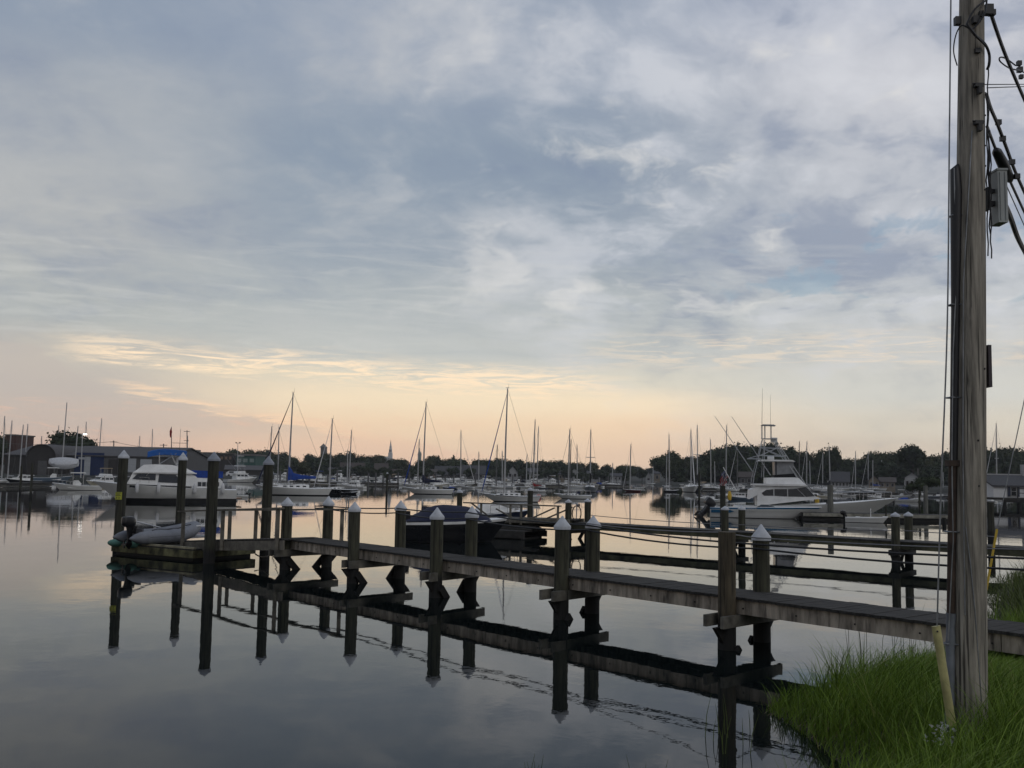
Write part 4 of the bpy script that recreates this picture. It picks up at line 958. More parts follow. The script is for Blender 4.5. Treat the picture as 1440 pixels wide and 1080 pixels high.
    if ketch:
        zt = M(ketch[0], ketch[1], dep).z; kx = -.33 * Lb; MB().tube((kx, 0, Fs), (kx, 0, zt), rm_ * .8, rm_ * .5, 6).build('mizzen_mast', alu, root)
    return root
SG = 'bare masted sailboats in the far marina'
sailboat('white sailboat with blue boom cover and navy furled headsail, second large one from the left', 405.5, 552, 696.5, 361, 465, 'L', 'w', 'b', 'n', dodger=None, spread=1)
sailboat('black hulled sailboat moored just behind the white sailboat with the blue boom cover', 463, 589, 694, 441, 503, 'L', 'k', None, 'w', ketch=None)
sailboat('white sailboat with navy boom cover and dark furled headsail, below the domed cupola', 594.5, 566, 695, 567, 638, 'L', 'w', 'n', 'b')
sailboat('white sailboat with a black sheer stripe and the tallest mast in the harbour', 709, 546, 705.5, 676, 760, 'L', 'w', None, 'b', stripe=True, spread=1)
sailboat('white sailboat with low streamlined cabin, moored right of the tallest masted sailboat', 799, 604, 701.5, 779, 832, 'L', 'w', None, None, dodger='n')
sailboat('small sailboat with a bright red sail cover', 750, 591, 692.5, 743, 767, 'l', 'w', 'r', 'w', bsz=1.3)
sailboat('dark red hulled sailboat moored alone in the open water', 886, 625, 691.5, 876, 902, 'L', 'r', None, 'w')
sailboat('black hulled sailboat with white deck moored in front of the right headland', 941, 611, 692, 935, 955, 'r', 'k', 'w', None, spread=1)
sailboat('sailboat with dark furled sail lying end-on right of the streamlined white sailboat', 832, 604, 693, 825, 843, 'T', 'g', 'k', None, Lm=7)
sailboat('small distant sailboat in the gap before the right headland', 918, 656, 681.5, 909, 925, 'L', 'w', None, None, detail=0)
sailboat('bare thin masted sailboat at the foot of the right headland trees', 937, 640, 684.5, 931, 944, 'L', 'g', None, None, detail=0)
sailboat('sailboat with white furled headsail, leftmost of the boats before the right treeline', 975, 604, 692.5, None, None, 'T', 'w', None, 'w', Lm=8)
sailboat('sailboat with black sail cover beside the white furled one before the right treeline', 983.5, 598, 691, None, None, 'T', 'n', 'k', None, Lm=7.5)
sailboat('sailboat with thick pale mast behind the small white cabin boat', 1000, 618, 689, 988, 1020, 'R', 'w', None, None, back=False)
sailboat('sailboat with short pale mast between two taller ones, behind the small white cabin boat', 1005.5, 649, 687, 998, 1018, 'R', 'w', None, None, detail=0)
sailboat('sailboat whose mast rises just behind the flag', 1021, 598, 691, 1004, 1040, 'L', 'w', None, None)
sailboat('dark sailboat with crosstrees between the flag and the tuna tower', 1037, 622, 690, 1024, 1062, 'L', 'n', None, 'w', mastm=darkmast)
sailboat('sailboat with dark mast just right of the tuna tower', 1124, 621, 689, 1108, 1142, 'L', 'w', None, None, mastm=darkmast)
sailboat('sailboat with pale furled headsail right of the tuna tower', 1135, 621, 690, 1126, 1156, 'L', 'w', None, 'w')
sailboat('sailboat with short mast in the dark treeline right of the tuna tower', 1139.5, 648, 686, 1130, 1150, 'R', 'w', None, None, detail=0)
sailboat('sailboat with slanting furled headsail left of the black covered mast', 1157.5, 637, 688, 1149, 1176, 'L', 'w', None, 'w')
sailboat('sailboat with black boom cover in front of the grey roofed house', 1168, 627, 692, 1152, 1196, 'R', 'w', 'k', None)
sailboat('sailboat with close parallel stay right of the grey roofed house', 1204, 635, 690, 1198, 1226, 'L', 'w', None, 'w')
sailboat('sailboat with long slanting headsail left of the white pilothouse boat', 1221.5, 635, 689, 1212, 1240, 'L', 'w', None, 'w')
sailboat('sailboat with blue boom cover left of the white pilothouse boat', 1228, 647, 690, 1218, 1246, 'L', 'w', 'b', None)
sailboat('sailboat with plain short mast behind the white pilothouse boat', 1241, 647, 687, 1230, 1256, 'R', 'w', None, None, detail=0)
sailboat('sailboat with grey mast in front of the dark trees left of the porch house', 1266, 644, 686, 1252, 1280, 'L', 'w', None, None, mastm=darkmast)
sailboat('sailboat with a thin mast just left of the utility pole', 1326, 664, 690, 1312, 1336, 'L', 'w', None, None, detail=0)
sailboat('tall sailboat beside the white cottage right of the utility pole', 1402, 596, 702, 1383, 1420, 'l', 'w', None, 'w', spread=1)
sailboat('sailboat with short mast immediately right of the utility pole', 1387.5, 645, 696, 1376, 1404, 'R', 'w', None, None, detail=0)
# middle ground of the far marina
sailboat('motor sailer with white pilothouse and slim mast, left of the navy covered sailboat', 587, 618, 685, 563, 600, 'L', 'w', None, None, dodger='w')
sailboat('sailboat with furled headsail sloping to the right, under the small conifer', 647.5, 606, 684, 634, 668, 'R', 'w', None, 'w')
sailboat('sailboat with dark short mast between the conifer and the tallest mast', 673, 635, 681, 664, 684, 'R', 'w', None, None, detail=0)
sailboat('sailboat with dark thin mast close left of the tallest mast', 697.5, 626, 687, 686, 712, 'L', 'w', None, None, mastm=darkmast)
sailboat('sailboat with slim mast close behind the tallest masted sailboat', 706, 634, 686, 694, 716, 'R', 'w', None, None, detail=0)
sailboat('sailboat with thin mast between the tallest mast and the red sail cover', 740, 638, 682, 730, 752, 'L', 'w', None, None, detail=0)
sailboat('sailboat with furled sail close behind the red covered sailboat', 755, 600, 684.5, 744, 768, 'L', 'w', None, 'w')
sailboat('sailboat with dark mast just behind the streamlined white sailboat', 801.5, 618, 686, 790, 820, 'L', 'w', None, None, mastm=darkmast)
sailboat('sailboat with slim mast between the streamlined and the end-on sailboats', 811.5, 626, 686, 802, 826, 'R', 'w', None, None)
sailboat('sailboat with short mast in the marina right of the end-on sailboat', 861, 651, 683, 850, 872, 'L', 'w', None, None, detail=0)
sailboat('white sailboat behind the left long furled headsail', 378, 600, 684, 366, 396, 'L', 'w', None, None)
sailboat('sailboat with white mast close left of the blue covered mast', 390.5, 601, 684, 378, 412, 'R', 'w', None, None)
sailboat('sailboat with tall white mast right of the stone tower', 491, 605, 685, 479, 512, 'L', 'w', None, None)
sailboat('sailboat with shorter mast touching the one right of the stone tower', 488, 632, 683, 474, 500, 'R', 'w', None, None, detail=0)
for (mx_i, yt_, yw_, wh) in ((2, 585, 678, 'at the far left edge of the boatyard'), (10.5, 591, 676, 'in front of the brick tower'), (27, 597, 674, 'just right of the brick tower'), (33.5, 596, 673, 'left of the arched shed'), (56, 613, 671, 'above the arched shed'), (77.5, 598, 671, 'left of the white wrapped boat'), (91, 604, 671, 'just behind the mast of the wrapped boat'), (118, 593, 671, 'right of the lit lamp post'), (137.5, 588, 671, 'above the blue shed doors'), (193, 613, 671, 'behind the large cruiser bow'), (212, 603, 671, 'left of the bright blue bimini'), (262, 613, 671, 'right of the bright blue bimini')):
    sailboat('bare masted sailboat laid up in the boatyard ' + wh, mx_i, yt_, yw_, mx_i - 11, mx_i + 11, 'L' if mx_i % 2 else 'R', 'w', None, None, 'laid up sailboats in the boatyard', detail=0, spread=1 if mx_i in (77.5, 10.5) else 0)
# ---------------------------------------------------------------- motorboats
def frame(label, px0, px1, yw, d, cat='motorboat', name='motorboat', group=None, dz=0, extra=0):
    cx = (px0 + px1) / 2; X, Y = at(cx, yw); ang = {'L': math.pi, 'R': 0.0, 'l': math.pi - .55, 'r': .55, 'q': math.pi + .55, 'p': -.55}[d] + extra
    Lb = (px1 - px0) / 1400 * Y / max(.45, abs(math.cos(ang))) ; Y += .15 * Lb
    return thing(name, label, cat, (X, Y, dz), ang - math.atan2(X, Y) + random.uniform(-.05, .05), group), Lb
def cruiser(label, px0, px1, yw, d, kind='cabin', hm_=None, canvas=None, group=None, tower=False, name='motorboat', top=1.0, motors=0):
    """kinds: cabin (trunk cabin + hardtop), fly (flybridge convertible), console, express, runabout, pilot"""
    root, Lb = frame(label, px0, px1, yw, d, group=group, name=name); hm_ = hm_ or gel; B = Lb * .33
    Fs, Fb = Lb * .085, Lb * .15
    if kind in ('console', 'runabout'): Fs, Fb = Lb * .10, Lb * .155
    opn = {'console': (.04, .72), 'runabout': (.04, .5), 'express': (.04, .3), 'fly': (.02, .25), 'cabin': (.03, .3), 'pilot': (.03, .35)}[kind]
    hb, _ = hull(Lb, B, Fs, Fb, .16, .86, Lb * .008, .06, openr=opn, floor=Fs * .45, flare=.42)
    hb.build('hull', [hm_, boot, deckm, stripeb], root, True)
    fz = lambda x: sheer_at(Lb, Fs, Fb, .06, x); u = Lb
    if kind == 'console':
        MB().slab([(-.08 * u, Fs * .4), (.1 * u, Fs * .4), (.08 * u, Fs + .11 * u), (-.02 * u, Fs + .12 * u), (-.08 * u, Fs + .05 * u)], B * .2).build('console', deckm, root)
        MB().slab([(-.17 * u, Fs + .27 * u), (.15 * u, Fs + .27 * u), (.14 * u, Fs + .29 * u), (-.15 * u, Fs + .295 * u)], B * .33).build('hardtop', canvas or deckm, root)
        mb = MB()
        for x in (-.12 * u, .09 * u):
            for sg in (1, -1): mb.tube((x, sg * B * .2, Fs * .5), (x, sg * B * .28, Fs + .275 * u), .02, n=5)
        mb.build('hardtop_frame', chrome, root); MB().slab([(.08 * u, Fs + .1 * u), (.1 * u, Fs + .1 * u), (.05 * u, Fs + .19 * u), (.035 * u, Fs + .19 * u)], B * .18).build('windscreen', glassm, root)
    if kind in ('cabin', 'pilot', 'fly'):
        x0, x1 = (-.22, .2) if kind != 'pilot' else (-.1, .2); hh = .155 * u if kind != 'pilot' else .2 * u; zb = Fs + .0 * u
        poly = [(x0 * u, zb - .02), ((x1 + .17) * u, fz((x1 + .17) * u) - .02), ((x1 + .1) * u, zb + hh * .52), ((x1 + .0) * u, zb + hh * .6), ((x1 - .07) * u, zb + hh), (x0 * u, zb + hh)]
        cb = MB().slab(poly, B * .40, B * .33).build('cabin', deckm, root); wn_ = MB(); n = 3
        for k in range(n):
            a = x0 + .03 + k * (x1 - .08 - x0) / n; b_ = a + (x1 - .08 - x0) / n - .015; wn_.panel([(a * u, zb + hh * .56), (b_ * u, zb + hh * .56), ((b_ - .008) * u, zb + hh * .88), (a * u, zb + hh * .88)], B * .40, B * .33, zb, zb + hh)
        if px1 - px0 > 20:
            dv_ = (x1 - .08 - x0) / n; split_panels('side_window', glassd, cb, [[((x0 + .03 + k * dv_) * u, zb + hh * .56), ((x0 + .015 + (k + 1) * dv_) * u, zb + hh * .56), ((x0 + .007 + (k + 1) * dv_) * u, zb + hh * .88), ((x0 + .03 + k * dv_) * u, zb + hh * .88)] for k in range(n)], B * .40, B * .33, zb, zb + hh)
        else: wn_.build('side_window', glassd, cb)
        ws = MB()
        for k in (-1, 0, 1):
            y0, y1 = (k * .22 - .095) * B, (k * .22 + .095) * B; ax, az_ = (x1 - .004) * u, zb + hh * .62; bx_, bz_ = (x1 - .062) * u, zb + hh * .95
            ws.add([(ax + .02, y0, az_), (ax + .02, y1, az_), (bx_ + .02, y1, bz_), (bx_ + .02, y0, bz_), (ax - .02, y0, az_), (ax - .02, y1, az_), (bx_ - .02, y1, bz_), (bx_ - .02, y0, bz_)], [(0, 1, 2, 3), (7, 6, 5, 4), (0, 4, 5, 1), (1, 5, 6, 2), (2, 6, 7, 3), (3, 7, 4, 0)])
        ws.build('windscreen', glassd, cb)
        MB().slab([((x0 - .06) * u, zb + hh), ((x1 - .03) * u, zb + hh), ((x1 - .05) * u, zb + hh + .018 * u), ((x0 - .06) * u, zb + hh + .018 * u)], B * .36).build('roof', deckm, cb)
        if kind == 'fly':
            zf = zb + hh + .018 * u; MB().slab([(-.2 * u, zf), (.1 * u, zf), (.07 * u, zf + .07 * u), (-.18 * u, zf + .06 * u)], B * .3, B * .27).build('flybridge', deckm, root)
            MB().slab([(.03 * u, zf + .06 * u), (.07 * u, zf + .06 * u), (.045 * u, zf + .1 * u), (.02 * u, zf + .1 * u)], B * .25).build('flybridge_screen', glassd, root)
            zt = zf + .2 * u
            MB().slab([(-.19 * u, zt), (.07 * u, zt), (.05 * u, zt + .02 * u), (-.17 * u, zt + .022 * u)], B * .3).build('bimini', canvas or whiteC, root)
            mb = MB()
            for x in (-.16 * u, .04 * u):
                for sg in (1, -1): mb.tube((x, sg * B * .26, zf), (x, sg * B * .27, zt), .018, n=5)
            mb.build('bimini_frame', chrome, root)
    if kind == 'express':
        zb = Fs; MB().slab([(-.1 * u, zb), (.36 * u, fz(.36 * u) - .01), (.2 * u, zb + .11 * u), (.0 * u, zb + .115 * u), (-.1 * u, zb + .09 * u)], B * .38, B * .28).build('cabin', deckm, root)
        MB().slab([(-.06 * u, zb + .1 * u), (.08 * u, zb + .11 * u), (-.0 * u, zb + .2 * u), (-.04 * u, zb + .2 * u)], B * .33, B * .26).build('windscreen', glassd, root)
        if canvas: MB().slab([(-.3 * u, zb + .12 * u), (.0 * u, zb + .2 * u), (-.02 * u, zb + .235 * u), (-.28 * u, zb + .22 * u)], B * .36, B * .3).build('canvas_top', canvas, root)
    if kind == 'runabout':
        MB().slab([(.0 * u, Fs), (.1 * u, Fs + .01), (.03 * u, Fs + .1 * u), (.01 * u, Fs + .1 * u)], B * .36, B * .3).build('windscreen', glassm, root)
        if canvas: MB().slab([(-.4 * u, Fs), (.12 * u, Fs), (.0 * u, Fs + .09 * u), (-.2 * u, Fs + .08 * u)], B * .42, B * .2).build('mooring_cover', canvas, root)
    rb = MB(); rail(rb, Lb, B, fz, .05 * u, .47 * u, .055 * u + .1, 6, .013); rb.build('bow_rail', chrome, root)
    if tower:
        zf = Fs + .18 * u; mb = MB(); zt = zf + .38 * u
        for x, xt in ((-.2, -.09), (.08, .0)):
            for sg in (1, -1): mb.tube((x * u, sg * B * .36, zf - .05 * u), (xt * u, sg * B * .13, zt), .03, n=5)
        for f in (.35, .65, .93):
            z = zf + (zt - zf) * f; w_ = B * (.36 - .23 * f); xa, xb = (-.2 + .11 * f) * u, (.08 - .08 * f) * u
            for p, q in (((xa, -w_), (xb, -w_)), ((xa, w_), (xb, w_)), ((xa, -w_), (xa, w_)), ((xb, -w_), (xb, w_))): mb.tube((*p, z), (*q, z), .022, n=4)
        mb.build('tower', chrome, root)
        MB().slab([(-.12 * u, zt + .1 * u), (.03 * u, zt + .1 * u), (.02 * u, zt + .115 * u), (-.11 * u, zt + .115 * u)], B * .2).build('tower_top', whiteC, root)
        mb = MB()
        for x in (-.09, .0):
            for sg in (1, -1): mb.tube((x * u, sg * B * .13, zt), (x * u, sg * B * .15, zt + .1 * u), .018, n=4)
        mb.build('tower_post', chrome, root)
        for sg in (1, -1): MB().tube((-.02 * u, sg * B * .42, zf), (-.45 * u, sg * B * .7, zf + .5 * u), .02, .01, 5).build('outrigger', alu, root)
    for k in range(motors): outboard(root, -Lb / 2 - .05, (k - (motors - 1) / 2) * .5, Fs, min(1.5, Lb * .17))
    return root
cr = cruiser
cr('white sportfishing boat with lattice tower, moored bow right between two tall grey capped pilings', 316, 358, 678.5, 'r', 'fly', tower=True)
cr('small white open boat with black outboards, just right of the large cruiser stern', 317, 345, 700, 'q', 'runabout', motors=2)
cr('white cabin boat left of the blue boom cover, in the first marina row', 372, 396, 676, 'r', 'cabin')
cr('white flybridge boat rising behind the boom of the blue covered sailboat', 388, 412, 672, 'L', 'fly')
cr('dark hulled express boat behind the mast of the blue covered sailboat', 402, 424, 677, 'R', 'express', navyh)
cr('cream cabin boat in the far row above the blue boom cover', 420, 444, 674, 'r', 'express', gel2)
cr('pale cabin cruiser with green bottom right of the blue boom cover', 431, 464, 680, 'L', 'cabin', gel2)
cr('white runabout in the row below the stone tower', 449, 470, 673, 'R', 'runabout')
cr('white express boat between the stone tower and the tall white mast', 464, 486, 676, 'r', 'express')
cr('white flybridge cruiser with dark windows, left of the sportfisher with raised outriggers', 481, 512, 687, 'l', 'fly')
cr('black workboat with outboard moored end-on before the white flybridge cruiser', 480, 503, 695, 'R', 'runabout', blackh, blackC, motors=1)
cr('white sportfisher with raised outriggers below the church steeple', 513, 544, 682, 'R', 'express', tower=False)
cr('white express cruiser right of the slim dark piling below the steeple', 541, 566, 682, 'r', 'express')
cr('small white pilothouse boat in front of the large brown roof', 500, 518, 676, 'L', 'pilot')
cr('white cabin boat hidden behind the motor sailer', 553, 572, 677, 'R', 'cabin')
cr('cream boat with low cabin behind the navy covered sailboat', 600, 632, 685, 'r', 'cabin', gel2)
cr('dark covered boat behind the stern of the navy covered sailboat', 622, 642, 688, 'L', 'runabout', navyh, blueC)
cr('white express boat below the small conifer', 628, 650, 677, 'r', 'express')
cr('white convertible with high white flybridge left of the tallest mast', 674, 699, 683.5, 'r', 'fly', top=1.3)
cr('white cabin boat close behind the tallest masted sailboat', 696, 724, 687, 'l', 'cabin')
cr('blue hulled runabout between the flybridge convertible and the tallest mast', 690, 708, 680, 'R', 'runabout', blueh)
cr('white express cruiser left of the red covered sailboat', 716, 738, 684, 'L', 'express')
cr('dark hulled cabin boat just left of the red sail cover', 733, 748, 683, 'R', 'cabin', navyh)
cr('white pilothouse boat right of the red sail cover', 766, 782, 682, 'L', 'pilot')
cr('white cabin boat with green trim above the streamlined sailboat', 784, 800, 683, 'R', 'cabin')
cr('pale trawler with tall windows above the streamlined sailboat', 799, 826, 682, 'L', 'pilot', gel2)
cr('white boat under a rounded white cover on the floating dock before the headland', 848, 864, 682, 'R', 'express', None, whiteC)
cr('small white console boat at the end of the floating dock before the headland', 863, 878, 683, 'L', 'console')
cr('white runabout partly hidden behind the dark red sailboat', 893, 908, 687, 'R', 'runabout')
cr('low white skiff moored off the foot of the right headland', 956, 971, 683.5, 'L', 'runabout')
cr('white cabin boat with grey hull moored bow left, just left of the flag piling', 979, 1024, 706.5, 'L', 'express', motors=0)
cr('white boat with cuddy cabin behind the flag piling', 1008, 1034, 700, 'l', 'express')
cr('dark hulled boat with canvas behind the outboards of the blue striped speedboat', 1022, 1060, 703, 'L', 'cabin', blueh, blueC)
cr('white cabin boat behind the foredeck of the large sportfisher', 1134, 1164, 699, 'L', 'express', gel2)
cr('white express boat behind the bow of the large sportfisher', 1160, 1186, 697, 'R', 'express')
cr('boat under black cover behind the bow of the large sportfisher', 1184, 1204, 698, 'L', 'runabout', gel, blackC)
cr('white pilothouse boat with dark wheelhouse top and round radar', 1222, 1254, 703, 'L', 'pilot')
cr('small blue and white boat right of the pilothouse boat', 1255, 1284, 700, 'R', 'console')
cr('white runabout with royal blue cover beside the dark outboard engines', 1262, 1296, 706, 'R', 'runabout', gel, blueC, motors=3)
cr('white cabin boat below the porch house', 1286, 1312, 698, 'L', 'cabin')
cr('grey boat with cabin just left of the utility pole', 1308, 1334, 700, 'R', 'express', greyh)
cr('white flybridge boat between the utility pole and the white cottage', 1384, 1402, 706, 'l', 'fly')
FILL = 'small moored boats packed in the far marina rows'
rf = random.Random(21)
for row, (yw_, a_, b_) in enumerate(((672.5, 372, 560), (677.5, 376, 560), (675, 560, 850), (678.5, 560, 840), (681, 470, 560), (682, 560, 850), (684.5, 600, 770), (686, 965, 1130), (690.5, 1010, 1062), (688, 1140, 1330), (693, 1136, 1222))):
    x = a_
    while x < b_:
        wd = rf.uniform(14, 24); kd = rf.choice(['cabin', 'express', 'runabout', 'cabin', 'pilot', 'fly', 'console'])
        cr('small white or dark motorboat packed into the crowded marina rows in front of the trees', x, x + wd, yw_ + (x - 372) * (.006 if x < 900 else 0) + rf.uniform(-.5, .5), rf.choice('LRlr'), kd, rf.choice([gel, gel, gel2, gel, navyh, greyh]), rf.choice([None, None, blueC, tanC, whiteC]), FILL); x += wd + rf.uniform(0, 6)
# far left group
cr('black hulled motor yacht with white deck line at the far left edge', 6, 53, 680, 'L', 'cabin', blackh)
cr('blue grey hulled boat with white hardtop at the boatyard dock', 46, 96, 677, 'R', 'console', blueh)
cr('white centre console boat moored bow left in front of the boatyard', 72, 136, 689.5, 'L', 'console')
cr('cream cabin cruiser with three front windows behind the large cruiser bow', 119, 165, 684, 'q', 'fly', gel2, tanC)
cr('white pilothouse boat moored behind the black motor yacht', 14, 40, 673, 'R', 'pilot')
cr('small pale boat between the boatyard doors and the centre console boat', 100, 122, 675, 'R', 'runabout', greyh)
# wrapped sailboat on stands
Y = 165; X = M(89, 660, Y).x; wr = thing('wrapped_sailboat', 'sailboat shrink wrapped in white plastic, propped up in the boatyard with mast up', 'sailboat', (X, Y, 0), math.pi - .05)
s_ = Y / 1400; zk = M(89, 656, Y).z; zt = M(89, 643, Y).z; Lw = 42 * s_; rings = []
for k in range(9):
    t = k / 8; x = -Lw / 2 + Lw * t; w_ = Lw * .15 * math.sin(math.pi * (.10 + .86 * t)) ** .7; zb = zk - .45 + 3.2 * abs(t - .45) ** 2.2
    rings.append([(x, w_ * .35, zb), (x, w_, zb + .55), (x, w_ * 1.02, zk + .45), (x, w_ * .6, zt - .45 - .8 * abs(t - .5) ** 2 + .08 * math.sin(k * 2.2)), (x, w_ * .08, zt - 1.1 * abs(t - .5) ** 2), (x, -w_ * .08, zt - 1.1 * abs(t - .5) ** 2), (x, -w_ * .6, zt - .45 - .8 * abs(t - .5) ** 2), (x, -w_ * 1.02, zk + .45), (x, -w_, zb + .55), (x, -w_ * .35, zb)])
MB().loft(rings).build('wrap', mat('white_shrinkwrap', (.62, .63, .65), .4, var=.06), wr, True)
zm = M(90, 566, Y).z; MB().tube((Lw * .05, 0, zk), (Lw * .01, 0, zm), .1, .07, 6).build('mast', alu, wr)
zm2 = M(107, 599, Y).z; MB().tube((-Lw * .38, 0, zk), (-Lw * .42, 0, zm2), .1, .07, 6).build('mizzen_mast', alu, wr)
for x in (-.25, .05, .3): MB().tube((Lw * x, 0, .3), (Lw * x, 0, zk), .12, n=6).build('stand', darkmast, wr)
# ---------------------------------------------------------------- large cruiser, left
bigx, bigy = at(224, 706.5); Lb = 192 / 1400 * bigy; u = Lb
bc = thing('cabin_cruiser', 'large white flybridge cruiser with bright blue bimini and dark windows, bow left', 'motor yacht', (bigx, bigy + 1.2, 0), math.pi - math.atan2(bigx, bigy) + .02)
sx_ = bigy / 1400
def zpx(py, px=224, Y=None): return M(px, py, Y or bigy).z
def xl(px): return -(px - 224) * sx_           # local x (bow = +x = screen left)
hb, _ = hull(Lb, Lb * .3, zpx(688), zpx(678), .19, .9, zpx(701), .0, flare=.5, nst=21, full=.6)
hb.build('hull', [gel, boot, deckm, gel2], bc, True)
z0 = zpx(680); Bw = Lb * .3
pr = MB()
for (a, b_) in ((163, 171), (176, 183)): pr.panel([(xl(a), zpx(685.5)), (xl(b_), zpx(686)), (xl(b_), zpx(683)), (xl(a), zpx(682.5))], Bw * .455, Bw * .47, zpx(688), zpx(680), .03)
pr.build('porthole', glassd, bc)
cb = MB().slab([(xl(172), z0 - .05), (xl(180), zpx(664)), (xl(252), zpx(664)), (xl(262), zpx(668)), (xl(276), zpx(682)), (xl(276), z0 - .2)], Bw * .40, Bw * .36).build('deckhouse', deckm, bc)
PLS = []
for pl in ([(179, 674), (194, 675), (199, 665.5), (187, 665)], [(192, 675), (209.5, 675.5), (209.5, 666.5), (201, 665.5)], [(213, 678), (246, 679), (236, 667.5), (214, 666.5)]):
    PLS.append([(xl(a), zpx(b_)) for a, b_ in pl])
split_panels('side_window', glassd, cb, PLS, Bw * .40, Bw * .36, z0, zpx(664), .025)
ws = MB()
for k in (-1, 0, 1):
    a = (k * .25 - .11) * Bw; b_ = (k * .25 + .11) * Bw; p0, p1 = (xl(174.5), zpx(676)), (xl(179.5), zpx(666))
    ws.add([(p0[0] + .05, a, p0[1]), (p0[0] + .05, b_, p0[1]), (p1[0] + .05, b_, p1[1]), (p1[0] + .05, a, p1[1]), (p0[0], a, p0[1]), (p0[0], b_, p0[1]), (p1[0], b_, p1[1]), (p1[0], a, p1[1])], [(0, 1, 2, 3), (7, 6, 5, 4), (0, 4, 5, 1), (1, 5, 6, 2), (2, 6, 7, 3), (3, 7, 4, 0)])
ws.build('windscreen', glassd, cb)
MB().slab([(xl(181), zpx(664)), (xl(193), zpx(654)), (xl(208), zpx(653)), (xl(230), zpx(653.5)), (xl(250), zpx(658)), (xl(262), zpx(664))], Bw * .40, Bw * .33).build('flybridge', deckm, bc)
MB().slab([(xl(181), zpx(664.2)), (xl(181), zpx(665.8)), (xl(264), zpx(665.8)), (xl(264), zpx(664.2))], Bw * .43).build('brow', deckm, bc)
ac = MB().slab([(xl(258), zpx(686)), (xl(258), zpx(671)), (xl(296), zpx(672)), (xl(300), zpx(676)), (xl(300), zpx(686))], Bw * .41, Bw * .38).build('aft_cabin', deckm, bc)
split_panels('side_window', glassd, ac, [[(xl(a), zpx(683)), (xl(a + 5), zpx(683)), (xl(a + 5), zpx(677)), (xl(a), zpx(677))] for a in range(266, 296, 6)], Bw * .41, Bw * .38, zpx(686), zpx(671), .025)
MB().slab([(xl(258), zpx(671)), (xl(258), zpx(660.5)), (xl(300), zpx(661.5)), (xl(300), zpx(671))], Bw * .37, Bw * .35).build('aft_canvas', blueC, bc)
# bimini
rings = []
for k in range(8):
    px = 197.5 + (250 - 197.5) * k / 7; zt = zpx(630.5 + [4.5, 2, .6, 0, .3, .8, 1.4, 2.4][k]); w_ = Bw * .33; th = .32
    rings.append([(xl(px), w_ * .99, zt - .28 - th * .5), (xl(px), w_ * .8, zt - .05), (xl(px), 0, zt), (xl(px), -w_ * .8, zt - .05), (xl(px), -w_ * .99, zt - .28 - th * .5), (xl(px), -w_ * .78, zt - .14), (xl(px), 0, zt - .07), (xl(px), w_ * .78, zt - .14)])
MB().loft(rings).build('bimini', brightC, bc, True)
mb = MB()
for sg in (1, -1):
    y = sg * Bw * .31
    for a, b_ in (((214, 653), (213, 637)), ((232, 661), (250, 637)), ((238, 661), (244, 637)), ((240, 660), (228, 637)), ((213, 653), (236, 637))): mb.tube((xl(a[0]), y, zpx(a[1])), (xl(b_[0]), y, zpx(b_[1])), .025, n=5)
mb.build('bimini_frame', chrome, bc)
MB().box((xl(238), 0, zpx(646)), (.12, .3, 1.0)).build('radar_post', deckm, bc)
MB().path([(xl(236.5) - .3, 0, zpx(639.5)), (xl(236.5) + .3, 0, zpx(639.5))], .12, 8).build('radar', deckm, bc)
mb = MB(); mb.tube((xl(240), .3, zpx(655)), (xl(240), .3, zpx(602)), .02, .012, 5); mb.box((xl(240), .3, zpx(622)), (1.1, .03, .03)); mb.build('antenna', wire, bc)
mb = MB(); fz = lambda x: zpx(678) + .02 + (x / u - .5) * .2; rail(mb, Lb, Bw, fz, .12 * u, .485 * u, .38, 7, .014); mb.build('bow_rail', chrome, bc)
MB().box((xl(318), 0, zpx(700)), (1.0, Bw * .7, .06)).build('swim_platform', teak, bc)
for px in (186, 214, 262, 300):
    fz_ = zpx(684); MB().path([(xl(px), Bw * .5, fz_ + .28), (xl(px), Bw * .52, fz_ + .1), (xl(px), Bw * .52, fz_ - .35), (xl(px), Bw * .5, fz_ - .5)], [.05, .12, .12, .05], 8).build('fender', whiteC, bc, True)
# ladder
mb = MB(); mb.tube((xl(228), -Bw * .38, zpx(664)), (xl(247), -Bw * .36, zpx(640)), .02, n=4); mb.tube((xl(233), -Bw * .38, zpx(664)), (xl(250), -Bw * .36, zpx(642)), .02, n=4); mb.build('ladder', chrome, bc)
# ---------------------------------------------------------------- large sportfisher, right
sfx, sfy = at(1146, 729); sfy += 3.5; sfx = M(1146, 720, sfy).x; s2 = sfy / 1400
def z2(py, px=1120): return M(px, py, sfy).z
def x2(px): return (px - 1146) * s2
Ls = 222 * s2; Bs = Ls * .29
sf = thing('sportfishing_yacht', 'large white sportfishing yacht with tall tuna tower and dark cabin windows, bow pointing right', 'motor yacht', (sfx, sfy, 0), -math.atan2(sfx, sfy) + .12)
hb, _ = hull(Ls, Bs, z2(713), z2(699.5, 1230), .2, .88, .12, .0, flare=.5, nst=21, full=.55, openr=(.03, .16), floor=.5)
hb.build('hull', [gel, boot, deckm, gel2], sf, True)
pr = MB()
for a in (1130, 1160): pr.panel([(x2(a - 3), z2(707)), (x2(a + 3), z2(707)), (x2(a + 3), z2(705)), (x2(a - 3), z2(705))], Bs * .49, Bs * .49, z2(713), z2(699), .02)
pr.build('porthole', glassd, sf)
cb = MB().slab([(x2(1066), z2(712)), (x2(1152), z2(700)), (x2(1144), z2(697)), (x2(1131), z2(683.5)), (x2(1062), z2(683.5)), (x2(1066), z2(692))], Bs * .42, Bs * .37).build('deckhouse', deckm, sf)
PLS = []
